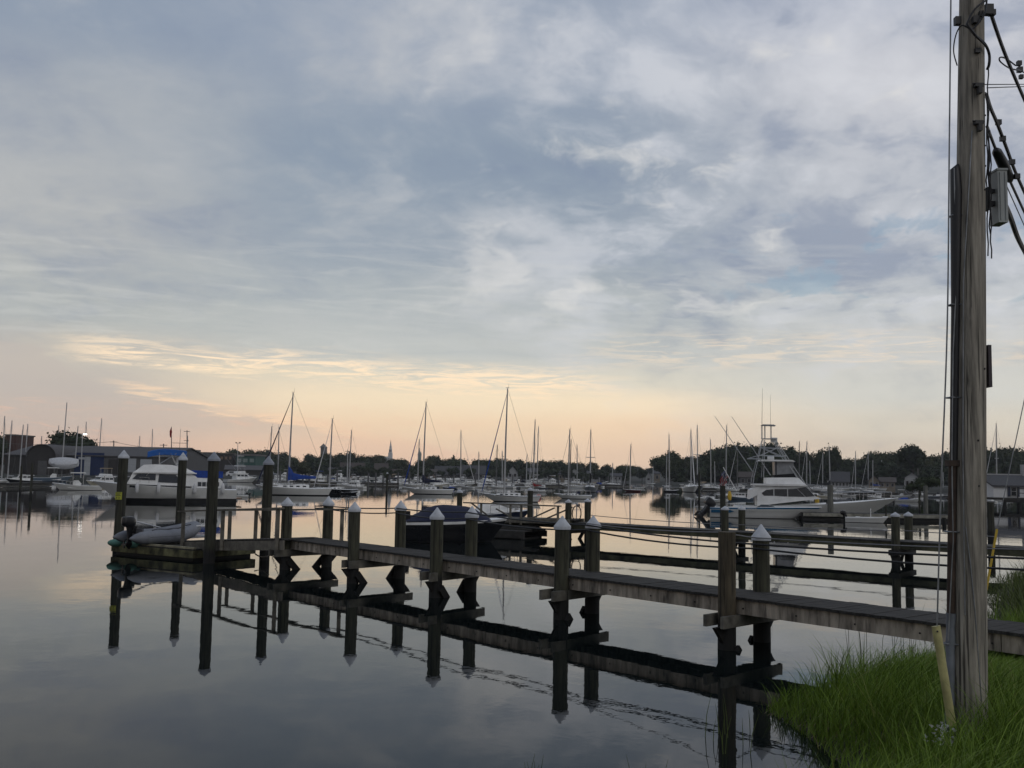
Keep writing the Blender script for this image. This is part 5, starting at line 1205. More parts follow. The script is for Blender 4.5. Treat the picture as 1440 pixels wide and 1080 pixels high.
for pl in ([(1072, 694), (1078, 689.5), (1088, 688.3), (1088, 697.5), (1075, 697.5)], [(1089.2, 697.5), (1089.2, 688.2), (1106.3, 687.8), (1106.3, 698)], [(1107.5, 698), (1107.5, 687.8), (1119, 687), (1130, 698)], [(1119.5, 686.5), (1132, 684.6), (1143, 696.8), (1131, 698)]):
    PLS.append([(x2(a), z2(b_)) for a, b_ in pl])
split_panels('side_window', glassd, cb, PLS, Bs * .42, Bs * .37, z2(712), z2(683.5), .025)
MB().slab([(x2(1060), z2(683.5)), (x2(1134), z2(683.5)), (x2(1131), z2(681)), (x2(1060), z2(681.5))], Bs * .44).build('brow', deckm, sf)
MB().slab([(x2(1078), z2(681)), (x2(1131), z2(681)), (x2(1122), z2(672)), (x2(1117), z2(671.5)), (x2(1078), z2(672.5))], Bs * .38, Bs * .33).build('flybridge', deckm, sf)
fg = MB().slab([(x2(1088), z2(672.5)), (x2(1119), z2(671.3)), (x2(1116), z2(666)), (x2(1090), z2(668.3))], Bs * .30).build('dark_coaming', blackC, sf)
MB().slab([(x2(1090.5), z2(668.5)), (x2(1115), z2(666.5)), (x2(1116), z2(649)), (x2(1090), z2(649.5))], Bs * .28).build('clear_enclosure', mat('clear_vinyl_curtain', (.27, .28, .29), .3, var=.12), sf)
MB().slab([(x2(1091.5), z2(671)), (x2(1092.8), z2(671)), (x2(1092.8), z2(649)), (x2(1091.5), z2(649))], Bs * .29).build('enclosure_post', blackC, sf)
MB().slab([(x2(1068), z2(649.5)), (x2(1118), z2(649.5)), (x2(1114), z2(647.2)), (x2(1070), z2(647.2))], Bs * .36).build('hardtop', deckm, sf)
MB().path([(x2(1082), 0, z2(645.5)), (x2(1091), 0, z2(645.5))], .16, 8).build('radar', deckm, sf)
tw = MB()
def P2(px, py, y): return (x2(px), y * Bs, z2(py))
for sg in (1, -1):
    for a, b_ in (((1062, 671, .36), (1075, 619, .13)), ((1075, 672, .34), (1078, 619, .13)), ((1089, 619, .13), (1120, 672, .34)), ((1093, 619, .13), (1133, 684, .38)), ((1062, 671, .36), (1060, 684, .4)), ((1072, 630, .17), (1098, 631, .17)), ((1069, 641, .22), (1106, 642, .24)), ((1074, 630, .16), (1100, 642, .22)), ((1096, 630, .16), (1070, 642, .22)), ((1055, 645.5, .3), (1078, 639, .2)), ((1055, 646, .3), (1072, 646, .3))):
        tw.tube(P2(a[0], a[1], sg * a[2]), P2(b_[0], b_[1], sg * b_[2]), .024, n=5)
for py, w_, a, b_ in ((619, .13, 1075, 1093), (630, .17, 1072, 1098), (641, .22, 1069, 1106)):
    for px in (a, b_): tw.tube(P2(px, py, -w_), P2(px, py, w_), .02, n=5)
tw.build('tuna_tower', alu, sf)
tp = MB().slab([(x2(1074), z2(618)), (x2(1094), z2(618)), (x2(1094), z2(617)), (x2(1074), z2(617))], Bs * .15).build('tower_platform', alu, sf)
mb = MB()
for px in (1074.5, 1078.5, 1087): 
    for sg in (1, -1): mb.tube(P2(px, 618, sg * .12), P2(px, 599, sg * .12), .022, n=5)
mb.build('tower_post', alu, sf)
MB().slab([(x2(1073), z2(598.6)), (x2(1093), z2(599.2)), (x2(1090), z2(597.6)), (x2(1075), z2(597.4))], Bs * .19).build('tower_top', alu, sf)
MB().box((x2(1091), 0, z2(619)), (.42, .5, .32)).build('control_box', deckm, sf)
mb = MB(); mb.tube(P2(1075, 598, .1), P2(1076, 545, .1), .018, .008, 5); mb.tube(P2(1086, 598, -.1), P2(1086, 556, -.1), .012, .006, 5); mb.build('antenna', wire, sf)
for a, b_, sg in (((1063, 664), (1010, 583.5), 1), ((1084, 669), (1031, 588.5), -1)):
    MB().tube(P2(a[0], a[1], sg * .4), P2(b_[0], b_[1], sg * .6), .035, .015, 5).build('outrigger', alu, sf)
mb = MB()
mb.tube(P2(1027, 630, .5), P2(1060, 638, .4), .015, n=4); mb.tube(P2(1107, 650, .4), P2(1146, 690, .35), .025, n=4); mb.tube(P2(1118, 650, .3), P2(1125, 670, .3), .03, n=4); mb.tube(P2(1102, 672, .38), P2(1093, 680, .44), .04, n=5)
mb.tube(P2(1106, 648, .36), P2(1104, 672, .36), .05, n=5); mb.build('stays', wire, sf)
mb = MB(); fz = lambda x: z2(699.5) + (x / Ls - .5) * .25; rail(mb, Ls, Bs, fz, .05 * Ls, .46 * Ls, .5, 9, .018); mb.build('bow_rail', chrome, sf)
mb = MB()
for k in range(4): mb.tube(P2(1063 + k * 4, 712, -.2 + .1 * k), P2(1063 + k * 4, 699, -.2 + .1 * k), .03, n=5)
mb.build('rod_rack', chrome, sf)
MB().slab([(x2(1056), z2(690)), (x2(1072), z2(683)), (x2(1066), z2(697)), (x2(1055), z2(703))], Bs * .4).build('cockpit_wing', deckm, sf)
# ---------------------------------------------------------------- blue striped speedboat
spx, spy = at(1081, 729.5); sp_ = spy / 1400; Lp = 153 * sp_
spb = thing('speedboat', 'long white speedboat with a blue side stripe and dark outboards before the sportfisher', 'speedboat', (spx, spy + .8, 0), -math.atan2(spx, spy) + .03)
Bp = Lp * .27; Fsp, Fbp = .62, .76
hb, rows_ = hull(Lp, Bp, Fsp, Fbp, .24, .9, .03, -.04, sheer_stripe=.1, openr=(.05, .45), floor=.3, full=.5, flare=.35, nst=21)
hb.build('hull', [gel, boot, deckm, stripeb], spb, True)
hwp = Bp / 2
st = MB(); st.panel([(-Lp * .49, .50), (-Lp * .32, .50), (-Lp * .28, .41), (-Lp * .33, .30), (-Lp * .49, .30)], hwp * .93, hwp * .985, .3, .5, .012); st.build('blue_flash', stripeb, spb)
fc_ = bpy.data.curves.new('hull_lettering', 'FONT'); fc_.body = 'SPORT'; fc_.size = .19; fc_.shear = .3; fc_.extrude = .004
tx = bpy.data.objects.new('hull_lettering', fc_); COL.objects.link(tx); fc_.materials.append(deckm); tx.parent = spb; tx.location = (-.17 * Lp, -hwp * 1.0 - .03, .485); tx.rotation_euler = (R(90), 0, 0)
dg_ = bpy.context.evaluated_depsgraph_get(); me_ = bpy.data.meshes.new_from_object(tx.evaluated_get(dg_)); t2 = bpy.data.objects.new('hull_lettering', me_); COL.objects.link(t2); t2.parent = spb; t2.location = tx.location; t2.rotation_euler = tx.rotation_euler; bpy.data.objects.remove(tx); t2.name = 'hull_lettering'
MB().slab([(-.1 * Lp, .6), (.12 * Lp, .66), (.02 * Lp, .86), (-.04 * Lp, .86)], Bp * .36, Bp * .28).build('windscreen', glassm, spb)
for y in (-.5, 0, .5): outboard(spb, -Lp / 2 + .05 - .12 * y, y, .42, 1.15, tilt=40)
# ---------------------------------------------------------------- flag and staff
fx = M(1016, 700, 63.5); fs = thing('flag', 'American flag hanging limp from a slanting white staff', 'flag', (fx.x, fx.y, 0))
def fl_(px, py, y=0): q = M(px, py, 63.5) - Vector((fx.x, fx.y, 0)); return Vector((q.x, y, q.z))
MB().tube(fl_(1036, 691), fl_(1017, 657), .035, .025, 6).build('staff', deckm, fs)
fr = mat('flag_red', (.42, .03, .04), .8, var=.1); fw = mat('flag_white', (.6, .6, .6), .8, var=.05); fb = mat('flag_blue', (.02, .03, .12), .8, var=.1)
mb = MB(); nu, nv = 26, 14
TL, TR, BL, BR_ = fl_(1017.5, 661), fl_(1023, 671), fl_(1011, 681), fl_(1017, 688)
gr = [[(TL.lerp(TR, i / nu)).lerp(BL.lerp(BR_, i / nu), j / nv) + Vector((.05 * math.sin(j * 1.1 + i * .3), .12 * math.sin(i * .8 + j * .4), 0)) for i in range(nu + 1)] for j in range(nv + 1)]
o = 0; mb.v = [tuple(p) for row in gr for p in row]
for j in range(nv):
    for i in range(nu):
        a = j * (nu + 1) + i; mb.f.append((a, a + 1, a + nu + 2, a + nu + 1)); stripe = i // 2; mb.m.append(2 if (j < 6 and i < 14) else (0 if stripe % 2 == 0 else 1))
cl = mb.build('cloth', [fr, fw, fb], fs, True, fix=False); sm_ = cl.modifiers.new('thickness', 'SOLIDIFY'); sm_.thickness = .006
mb = MB(); rs_ = random.Random(3)
for j in range(5):
    for i in range(6): p = gr[j + 1][2 * i + 1]; mb.box((p.x, p.y - .02, p.z), (.03, .012, .03))
mb.build('stars', fw, cl)
# ---------------------------------------------------------------- inflatable dinghy on the float
dn = thing('inflatable_dinghy', 'grey inflatable dinghy with a small black outboard resting on the green stained float', 'dinghy')
dd = (Vector((*at(268, 781), 0)) - Vector((*at(160, 775), 0))); ddn = dd.normalized(); zf_ = .36
dorg = Q(l1 * .645, l2 * .5, 0); ang = math.atan2(e2.y, e2.x); dn.location = (dorg.x, dorg.y, zf_); dn.rotation_euler = (R(0), R(-.8), ang - .12)
# bow towards +x local (towards the gangway)
Ld, Bd, rt_ = 2.6, 1.25, .19
def tb(sg):
    pts = []; rs = []
    for k in range(15):
        t = k / 14; x = -Ld / 2 - .28 + (Ld * .5 + .85 + .0) * t if False else -Ld / 2 - .3 + t * (Ld - .25)
        y = sg * (Bd / 2 - rt_) * (1 - max(0, (t - .62) / .38) ** 2.2); z = rt_ + .2 * max(0, (t - .55) / .45) ** 1.6
        pts.append((x, y, z)); rs.append(rt_ * (.12 if k == 0 else .62 if k == 1 else .9 if k == 2 else 1) * (1 - .12 * max(0, t - .7)))
    return pts, rs
for sg in (1, -1):
    p, r = tb(sg); MB().path(p, r, 16).build('tube', tubem, dn, True)
    q = [(x, y + sg * rt_ * .9, z + .02) for (x, y, z), r_ in list(zip(p, r))[3:]]; MB().path(q, .018, 5).build('rub_strake', mat('dark_rubber', (.05, .05, .06), .6), dn, True)
    hl = [(x, y, z + r_ + .01 + .03 * abs(math.sin(i * 1.2))) for i, ((x, y, z), r_) in enumerate(list(zip(p, r))[4:13])]; MB().path(hl, .011, 5).build('grab_line', blackC, dn, True)
MB().box((-Ld / 2 + .12, 0, .24), (.05, Bd - 2 * rt_ - .1, .4)).build('transom', mat('grey_transom', (.12, .12, .13), .6), dn)
MB().box((.05, 0, .12), (Ld * .8, Bd - 2 * rt_, .04)).build('floor', tubem, dn); MB().box((.1, 0, .34), (.22, Bd - rt_ * 1.6, .035)).build('seat', tubem, dn)
ob = outboard(dn, -Ld / 2 + .08, 0, .40, .66); MB().tube((-Ld / 2 + .15, 0, .62), (-Ld / 2 + .95, .06, .42), .022, .018, 6).build('tiller', chrome, ob)
MB().tube((.2, -.28, .43), (.95, -.35, .45), .02, n=6).build('oar', deckm, dn)
# ---------------------------------------------------------------- covered boat and bowrider by the second float
cvx, cvy = at(640, 763); cvy += .6; c3 = cvy / 1400; 
cv = thing('covered_motorboat', 'black hulled motorboat with white gunwale under a navy canvas cover, at the second float', 'motorboat', (M(640, 750, cvy).x, cvy, 0), .2)
Lc = 146 * c3 / math.cos(.2); hb, _ = hull(Lc, 1.9, .72, .86, .16, .9, .04, 0, sheer_stripe=.09, full=.5, flare=.4); hb.build('hull', [blackh, boot, deckm, deckm], cv, True)
cvr = []
for k in range(12):
    t = k / 11; x = -Lc * .48 + Lc * .80 * t; zt = [.80, .92, 1.06, 1.2, 1.3, 1.33, 1.32, 1.3, 1.28, 1.2, 1.02, .86][k]; w_ = .93 * (1 if t < .6 else 1 - (t - .6) * .9)
    cvr.append([(x, w_, .76), (x, w_ * .8, .76 + (zt - .76) * .55), (x, w_ * .2, zt), (x, -w_ * .2, zt), (x, -w_ * .8, .76 + (zt - .76) * .55), (x, -w_, .76)])
MB().loft(cvr).build('canvas_cover', navyC, cv, True)
MB().box((-Lc * .46, -.3, .95), (.2, .3, .3)).build('engine_hump', blackC, cv)
br = thing('bowrider', 'small white bowrider bow with rails showing past the slim piling behind the landing rail', 'motorboat'); bx3 = M(690, 735, 43.5)
br.location = (bx3.x, 43.5, 0); br.rotation_euler = (0, 0, .25); hb, _ = hull(3.6, 1.7, .72, .95, .24, .9, .03, 0, full=.45, flare=.5, sheer_stripe=.0, openr=(.05, .5), floor=.3); hb.build('hull', [navyh, boot, deckm, deckm], br, True)
MB().slab([(-.7, .78), (1.1, .9), (.3, 1.16), (-.4, 1.22)], .6, .45).build('foredeck', deckm, br)
mb = MB(); rail(mb, 3.6, 1.7, lambda x: .85 + x * .05, -.2, 1.7, .32, 6, .016); mb.build('bow_rail', chrome, br)
# ---------------------------------------------------------------- skiff, sportfisher dock
kx, ky = at(1222, 735.5); k3 = ky / 1400; Lk = 57 * k3
sk = thing('skiff', 'small white skiff with a black outboard tied at the dock below the sportfisher bow', 'skiff', (kx, ky + .4, 0), -math.atan2(kx, ky) + .06)
hb, _ = hull(Lk, Lk * .36, .3, .36, .12, .9, .02, 0, sheer_stripe=.05, openr=(.03, .85), floor=.12, full=.5, flare=.25); hb.build('hull', [gel, boot, deckm, deckm], sk, True)
outboard(sk, -Lk / 2 + .06, 0, .34, .58); mb = MB()
for x in (-.2, .15): mb.box((x * Lk, 0, .32), (.25, Lk * .3, .04))
mb.build('bench', deckm, sk); MB().tube((.1 * Lk, 0, .3), (.1 * Lk, 0, .85), .02, n=5).build('pole', deckm, sk)
cruiser('white open boat lying behind the skiff, bow right', 1238, 1276, 733, 'R', 'runabout')
dk = thing('floating_dock', 'low floating dock running along the sportfisher to the right edge', 'dock'); palew = mat('pale_dock_edge', (.30, .29, .24), .8, scale=2, var=.3)
da, db = Vector((*at(1130, 731), 0)), Vector((*at(1345, 735), 0)); dv = (db - da).normalized(); dn_ = Vector((-dv.y, dv.x, 0))
mb = MB(); mb.beam(da + dn_ * .9 + Vector((0, 0, .42)), db + dn_ * .9 + Vector((0, 0, .42)), 1.6, .05); mb.build('deck', deckw, dk)
MB().beam(da + dn_ * .08 + Vector((0, 0, .33)), db + dn_ * .08 + Vector((0, 0, .33)), .05, .2).build('side_board', palew, dk)
MB().beam(da + dn_ * .9 + Vector((0, 0, .05)), db + dn_ * .9 + Vector((0, 0, .05)), 1.4, .3).build('flotation', darkw, dk)
for (px, yt, yw, r, cp, lb) in ((1168, 682, 730, .19, None, 'tall grey piling standing against the sportfisher hull'), (1017, 683, 731, .17, None, 'greenish piling below the flag'), (1147, 695, 722, .11, None, 'short piling with a yellow fender, behind the speedboat bow'), (1302, 683, 722, .17, None, 'thick grey piling left of the utility pole, before the porch house'), (1293, 690, 724, .08, None, 'thin mossy post beside the thick grey piling'), (1246, 710, 735, .05, None, 'slim white post standing in the skiff mooring'), (1328, 728, 738, .12, None, 'stubby pale post at the right end of the floating dock'),
                            (1394, 706, 759, .15, None, 'dark green piling right of the utility pole'), (543.5, 664, 695, .12, 'w', 'slim dark piling standing in the water below the church steeple'), (28, 655, 694, .1, None, 'thin dark post at the far left, nearest the black yacht bow'), (43, 651, 699, .1, None, 'taller thin dark post beside the black motor yacht'), (983, 664, 708, .1, None, 'dark post hidden among the boats left of the flag')):
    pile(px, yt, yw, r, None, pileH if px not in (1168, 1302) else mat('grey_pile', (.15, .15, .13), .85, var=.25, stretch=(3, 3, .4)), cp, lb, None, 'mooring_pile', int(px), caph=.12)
yb_ = M(1149, 704, at(1147, 722)[1] - .2); tag(MB().path([yb_ + Vector((0, 0, .3)), yb_, yb_ - Vector((0, 0, .35))], [.1, .17, .15], 8).build('fender', yelm, smooth=True), 'yellow orange fender hanging on the short piling behind the speedboat', 'fender')
yb_ = M(1026, 697, 66); tag(MB().path([yb_ + Vector((0, 0, .3)), yb_, yb_ - Vector((0, 0, .3))], [.08, .15, .1], 8).build('fender', yelm, smooth=True), 'yellow bundle hung below the flag staff behind the speedboat stern', 'fender')
tag(MB().ball(W(757.5, 698.5, .15), .28, 8).build('mooring_buoy', mat('pink_buoy', (.5, .16, .13), .5), smooth=True), 'pinkish round mooring buoy off the stern of the tallest masted sailboat', 'buoy')
# posts with small docks in the marina rows
MG = 'dark dock posts along the far marina rows'
rf = random.Random(31); x = 372
while x < 880:
    yw_ = 681 + rf.uniform(-2, 3); xx, yy = at(x, yw_); o = ring_pile(MB(), .16, -.5, rf.uniform(1.6, 2.6), 1, n=7).build('dock_post', darkmast, loc=(xx, yy, 0)); tag(o, 'dark wooden dock post standing among the boats of the far marina', 'post', MG); x += rf.uniform(9, 16)
greywood = mat('grey_dock_side', (.13, .125, .11), .85, var=.3)
def fdock(pxa, ya, pxb, yb, label, wd=2.0, m_=None, z=.45):
    t_ = thing('floating_dock', label, 'dock'); a, b_ = Vector((*at(pxa, ya), 0)), Vector((*at(pxb, yb), 0))
    MB().beam(a + Vector((0, wd / 2, z)), b_ + Vector((0, wd / 2, z)), wd, .12).build('deck', m_ or deckw, t_); MB().beam(a + Vector((0, wd / 2, .2)), b_ + Vector((0, wd / 2, .2)), wd * .8, .3).build('flotation', greywood, t_); return t_
fdock(833, 684, 884, 685, 'low floating dock ending in open water left of the dark red sailboat')
fdock(372, 680, 560, 683, 'long floating dock of the far marina, left half'); fdock(598, 683.5, 842, 685.5, 'long floating dock of the far marina, right half')
fdock(-8, 686, 58, 684, 'boatyard dock at the far left below the black motor yacht')
fdock(965, 689, 1130, 693, 'floating dock behind the flag and the sportfisher'); fdock(1130, 694, 1350, 699, 'floating dock in front of the right shore houses')
# ---------------------------------------------------------------- buildings
def wallm(n, c, **k): return mat(n, c, .85, **{**dict(var=.12, scale=1.5), **k})
greyroof = wallm('grey_shingle_roof', (.07, .07, .075), scale=6); brownroof = wallm('brown_shingle_roof', (.075, .062, .055), scale=6); shedroof = wallm('shed_metal_roof', (.085, .08, .08), stretch=(8, 1, 1)); whitew = wallm('white_clapboard', (.36, .36, .36), stretch=(.2, .2, 14), var=.12)
beige = wallm('beige_siding', (.25, .21, .16)); brick = wallm('red_brick', (.09, .045, .036), scale=8); darkwall = wallm('dark_shed_wall', (.04, .036, .034)); bluew = wallm('blue_painted_wall', (.016, .03, .09)); doorw = wallm('white_roller_door', (.42, .44, .46), stretch=(.1, .1, 9)); greywall = wallm('grey_siding', (.10, .10, .10)); stone = wallm('grey_stone', (.16, .15, .14), scale=3); pinkw = wallm('warm_beige_wall', (.22, .15, .11)); greenw = wallm('green_netting', (.04, .10, .085)); sage = wallm('sage_wall', (.22, .27, .25))
def house(label, px0, px1, yroof, yeave, Y, wall, roof, ridge='x', depth=None, name='house', chimney=None, wins=3, group=None, porch=False, base=None, over=.35, door=False, rz=0, trimm=None, cat='house', face=True):
    a, b_ = M(px0, yeave, Y), M(px1, yeave, Y); w_ = b_.x - a.x; xc = (a.x + b_.x) / 2; ze = (a.z + b_.z) / 2; zr = M((px0 + px1) / 2, yroof, Y).z; D_ = depth or max(6, w_ * .6); zb = .3 if base is None else base
    az_ = math.atan2(xc, Y) if face else 0
    t_ = thing(name, label, cat, (xc + math.sin(az_) * D_ / 2, Y + math.cos(az_) * D_ / 2, 0), rz - az_, group)
    mb = MB(); mb.box((0, 0, (ze + zb - 1) / 2), (w_, D_, ze - zb + 1))
    if ridge == 'x':
        for sx in (-1, 1): mb.add([(sx * w_ / 2, -D_ / 2, ze), (sx * w_ / 2, D_ / 2, ze), (sx * w_ / 2, 0, zr - .05), (sx * (w_ / 2 - .1), -D_ / 2, ze), (sx * (w_ / 2 - .1), D_ / 2, ze), (sx * (w_ / 2 - .1), 0, zr - .05)], [(0, 1, 2), (5, 4, 3), (0, 3, 4, 1), (1, 4, 5, 2), (2, 5, 3, 0)])
    else:
        for sy in (-1, 1): mb.add([(-w_ / 2, sy * D_ / 2, ze), (w_ / 2, sy * D_ / 2, ze), (0, sy * D_ / 2, zr - .05), (-w_ / 2, sy * (D_ / 2 - .1), ze), (w_ / 2, sy * (D_ / 2 - .1), ze), (0, sy * (D_ / 2 - .1), zr - .05)], [(0, 1, 2), (5, 4, 3), (0, 3, 4, 1), (1, 4, 5, 2), (2, 5, 3, 0)])
    mb.build('wall', wall, t_)
    mb = MB(); th = .16; o = over
    if ridge == 'x':
        sl = (zr - ze) / (D_ / 2)
        for sy in (-1, 1):
            y0, y1 = sy * (D_ / 2 + o), 0; z0_, z1_ = ze - sl * o + .02, zr + .02
            mb.add([(-w_ / 2 - o, y0, z0_), (w_ / 2 + o, y0, z0_), (w_ / 2 + o, y1, z1_), (-w_ / 2 - o, y1, z1_), (-w_ / 2 - o, y0, z0_ + th), (w_ / 2 + o, y0, z0_ + th), (w_ / 2 + o, y1, z1_ + th), (-w_ / 2 - o, y1, z1_ + th)], [(0, 1, 2, 3), (4, 5, 6, 7), (0, 1, 5, 4), (1, 2, 6, 5), (2, 3, 7, 6), (3, 0, 4, 7)])
    else:
        sl = (zr - ze) / (w_ / 2)
        for sx in (-1, 1):
            x0, x1 = sx * (w_ / 2 + o), 0; z0_, z1_ = ze - sl * o + .02, zr + .02
            mb.add([(x0, -D_ / 2 - o, z0_), (x0, D_ / 2 + o, z0_), (x1, D_ / 2 + o, z1_), (x1, -D_ / 2 - o, z1_), (x0, -D_ / 2 - o, z0_ + th), (x0, D_ / 2 + o, z0_ + th), (x1, D_ / 2 + o, z1_ + th), (x1, -D_ / 2 - o, z1_ + th)], [(0, 1, 2, 3), (4, 5, 6, 7), (0, 1, 5, 4), (1, 2, 6, 5), (2, 3, 7, 6), (3, 0, 4, 7)])
    rf_ = mb.build('roof', roof, t_)
    if chimney is not None: MB().box((chimney * w_, 0, zr + .3), (w_ * .08, .8, 1.6)).build('chimney', stone, rf_)
    hw_ = min(1.3, (ze - zb) * .4)
    for k in range(wins):
        wx = -w_ / 2 + w_ * (k + .5) / wins; ww = min(.9, w_ / wins * .45)
        f_ = MB().box((wx, -D_ / 2 - .02, zb + (ze - zb) * .6), (ww + .16, .05, hw_ + .16)).build('window', trimm or whitew, t_); MB().box((wx, -D_ / 2 - .05, zb + (ze - zb) * .6), (ww, .04, hw_)).build('pane', glassd, f_)
    if porch:
        mb = MB(); zp = zb + (ze - zb) * .75
        for k in range(4): mb.box((-w_ / 2 + w_ * k / 3, -D_ / 2 - 2, (zp + .2) / 2), (.28, .28, zp - .2))
        mb.box((0, -D_ / 2 - 1.1, zp + .1), (w_ + .3, 2.2, .2)); mb.build('porch', whitew, t_)
    return t_
# boatyard sheds
Yb = 186
def bldbox(t_, px0, px1, y0, y1, Y, dep, m_, nm='wall'):
    a, b_ = M(px0, y0, Y), M(px1, y1, Y); MB().box(((a.x + b_.x) / 2, Y + dep / 2, (a.z + b_.z) / 2), (b_.x - a.x, dep, abs(a.z - b_.z))).build(nm, m_, t_)
sh = thing('arched_shed', 'dark boatyard shed with an arched roof at the far left', 'shed')
a, b_ = M(38, 642, Yb - 4), M(79, 642, Yb - 4); xc = (a.x + b_.x) / 2; hw_ = (b_.x - a.x) / 2; zt = M(58, 625, Yb - 4).z; ze = a.z
ring = lambda y, s: [(xc + hw_ * s * math.cos(math.pi * k / 14), y, ze + (zt - ze) * s * math.sin(math.pi * k / 14)) for k in range(15)]
MB().loft([[*ring(Yb - 4, 1), (xc - hw_, Yb - 4, 0), (xc + hw_, Yb - 4, 0)], [*ring(Yb + 24, 1), (xc - hw_, Yb + 24, 0), (xc + hw_, Yb + 24, 0)]]).build('wall', darkwall, sh)
MB().loft([ring(Yb - 4.3, 1.035) + ring(Yb - 4.3, 1.0)[::-1], ring(Yb + 24.2, 1.035) + ring(Yb + 24.2, 1.0)[::-1]]).build('roof', shedroof, sh)
bldbox(sh, 52, 66, 672, 648, Yb - 4.05, .1, greywall, 'door')
house('low dark shed wing with sloping roof left of the arched shed', 7, 39, 626, 640, Yb, darkwall, shedroof, 'x', 22, 'shed', wins=0, cat='shed', face=False)
lb_ = house('long grey roofed boatyard building with blue trimmed bays and white roller doors', 79, 236, 627, 642, Yb, greywall, shedroof, 'x', 26, 'boatyard_building', wins=0, over=.3, face=False, cat='boatyard building')
def onf(px0, px1, y0, y1, m_, nm, dy=.06):
    a, b_ = M(px0, y0, Yb), M(px1, y1, Yb); MB().box(((a.x + b_.x) / 2 - lb_.location.x, Yb - dy - lb_.location.y, (a.z + b_.z) / 2), (b_.x - a.x, .1, a.z - b_.z)).build(nm, m_, lb_)
onf(104, 147, 671, 637, bluew, 'blue_bay'); onf(118, 128, 671, 642, doorw, 'roller_door', .14); onf(175, 192, 664, 645, doorw, 'roller_door', .1); onf(197, 214, 664, 646, doorw, 'roller_door', .1); onf(152, 166, 666, 646, darkwall, 'roller_door', .1); onf(81, 100, 668, 646, darkwall, 'roller_door', .1)
onf(111, 125, 646, 643, mat('pale_sign', (.4, .42, .45), .6), 'sign', .2)
bt = thing('brick_tower', 'dark red brick building with flat top at the far left edge', 'building'); bldbox(bt, 5, 23, 650, 611.5, 215, 8, brick); bldbox(bt, 4.6, 23.4, 612.2, 610.8, 214.8, 8.6, stone, 'roof')
# town behind the cruiser
tw_ = thing('apartment_block', 'grey mid rise block with a pale beige upper storey behind the cruiser stern', 'building'); Yt = 330
bldbox(tw_, 262, 300, 676, 636, Yt, 12, greywall); bldbox(tw_, 270, 285, 641, 636.2, Yt - .5, 1, beige, 'upper_storey'); bldbox(tw_, 269, 276, 637, 632.5, Yt + 3, 5, stone, 'roof_house')
for k in range(3): bldbox(tw_, 271.5 + k * 4.5, 274 + k * 4.5, 640, 638, Yt - .7, .2, glassd, 'window')
bldbox(tw_, 273, 286, 650, 641.5, Yt - .3, .5, sage, 'green_bay')
for r_ in range(2):
    for k in range(5): bldbox(tw_, 264 + k * 7.2, 267.5 + k * 7.2, 660 - r_ * 8, 656.5 - r_ * 8, Yt - .08, .2, glassd, 'window')
t3 = thing('office_block', 'dark flat roofed block between the two tall capped pilings', 'building'); bldbox(t3, 302, 328, 676, 637.5, 322, 12, darkwall); bldbox(t3, 309, 320, 638, 636.6, 321.6, 10, beige, 'roof_edge')
for k in range(4): bldbox(t3, 304 + k * 6, 307.5 + k * 6, 646, 642, 321.9, .2, pinkw, 'window')
t4 = thing('green_building', 'building wrapped in green netting right of the sportfisher tower', 'building'); bldbox(t4, 331, 360, 676, 640, 318, 12, greenw); bldbox(t4, 330, 361, 640.5, 639, 317.6, 13, stone, 'roof')
for k in range(3): bldbox(t4, 333 + k * 9, 339 + k * 9, 650, 645, 317.9, .2, sage, 'window')
house('long low warehouse with dark roof behind the marina, right of the green building', 318, 372, 655, 661, 300, darkwall, shedroof, 'x', 16, 'warehouse', wins=0, cat='warehouse')
# landmarks
st_ = thing('stone_tower', 'grey stone tower with a pyramid roof above the treeline', 'tower'); bldbox(st_, 449.5, 458.5, 670, 629, 520, 3.4, stone); a, b_ = M(449, 629.2, 519.8), M(459, 629.2, 519.8); zt = M(454, 623.5, 520).z
MB().loft([[(a.x, 519.7, a.z), (b_.x, 519.7, a.z), (b_.x, 523.6, a.z), (a.x, 523.6, a.z)], [((a.x + b_.x) / 2 - .05, 521.6, zt), ((a.x + b_.x) / 2 + .05, 521.6, zt), ((a.x + b_.x) / 2 + .05, 521.7, zt), ((a.x + b_.x) / 2 - .05, 521.7, zt)]]).build('roof', stone, st_)
ch_ = thing('church_steeple', 'slender white church steeple rising above the far treeline', 'church'); Yc = 520; pc = M(549, 640, Yc); s5 = Yc / 1400
whites = mat('white_steeple_paint', (.62, .62, .62), .6, var=.05); zz = lambda py: M(549, py, Yc).z
def octr(r, z, n=8, ph=.39): return [(pc.x + r * math.cos(2 * math.pi * k / n + ph), Yc + r * math.sin(2 * math.pi * k / n + ph), z) for k in range(n)]
MB().box((pc.x, Yc, (zz(660) + zz(637)) / 2), (5.6 * s5, 5.6 * s5, zz(637) - zz(660))).build('tower_base', whites, ch_)
MB().loft([octr(2.9 * s5, zz(637)), octr(2.9 * s5, zz(636.4)), octr(2.3 * s5, zz(636.3)), octr(2.3 * s5, zz(632)), octr(2.6 * s5, zz(631.6)), octr(1.7 * s5, zz(631)), octr(1.6 * s5, zz(627.8)), octr(1.9 * s5, zz(627.4)), octr(1.1 * s5, zz(626.8)), octr(1.0 * s5, zz(624.9)), octr(1.25 * s5, zz(624.7)), octr(.6 * s5, zz(624.2))]).build('belfry', whites, ch_)
MB().loft([octr(.75 * s5, zz(624.8)), octr(.12 * s5, zz(618))]).build('spire', mat('spire_roof', (.25, .26, .28), .6), ch_)
for k in range(2): MB().box((pc.x + (-.9 + 1.8 * k) * s5, Yc - 2.2 * s5, zz(634)), (.9 * s5, .3, 2.6 * s5)).build('louvre', darkwall, ch_)
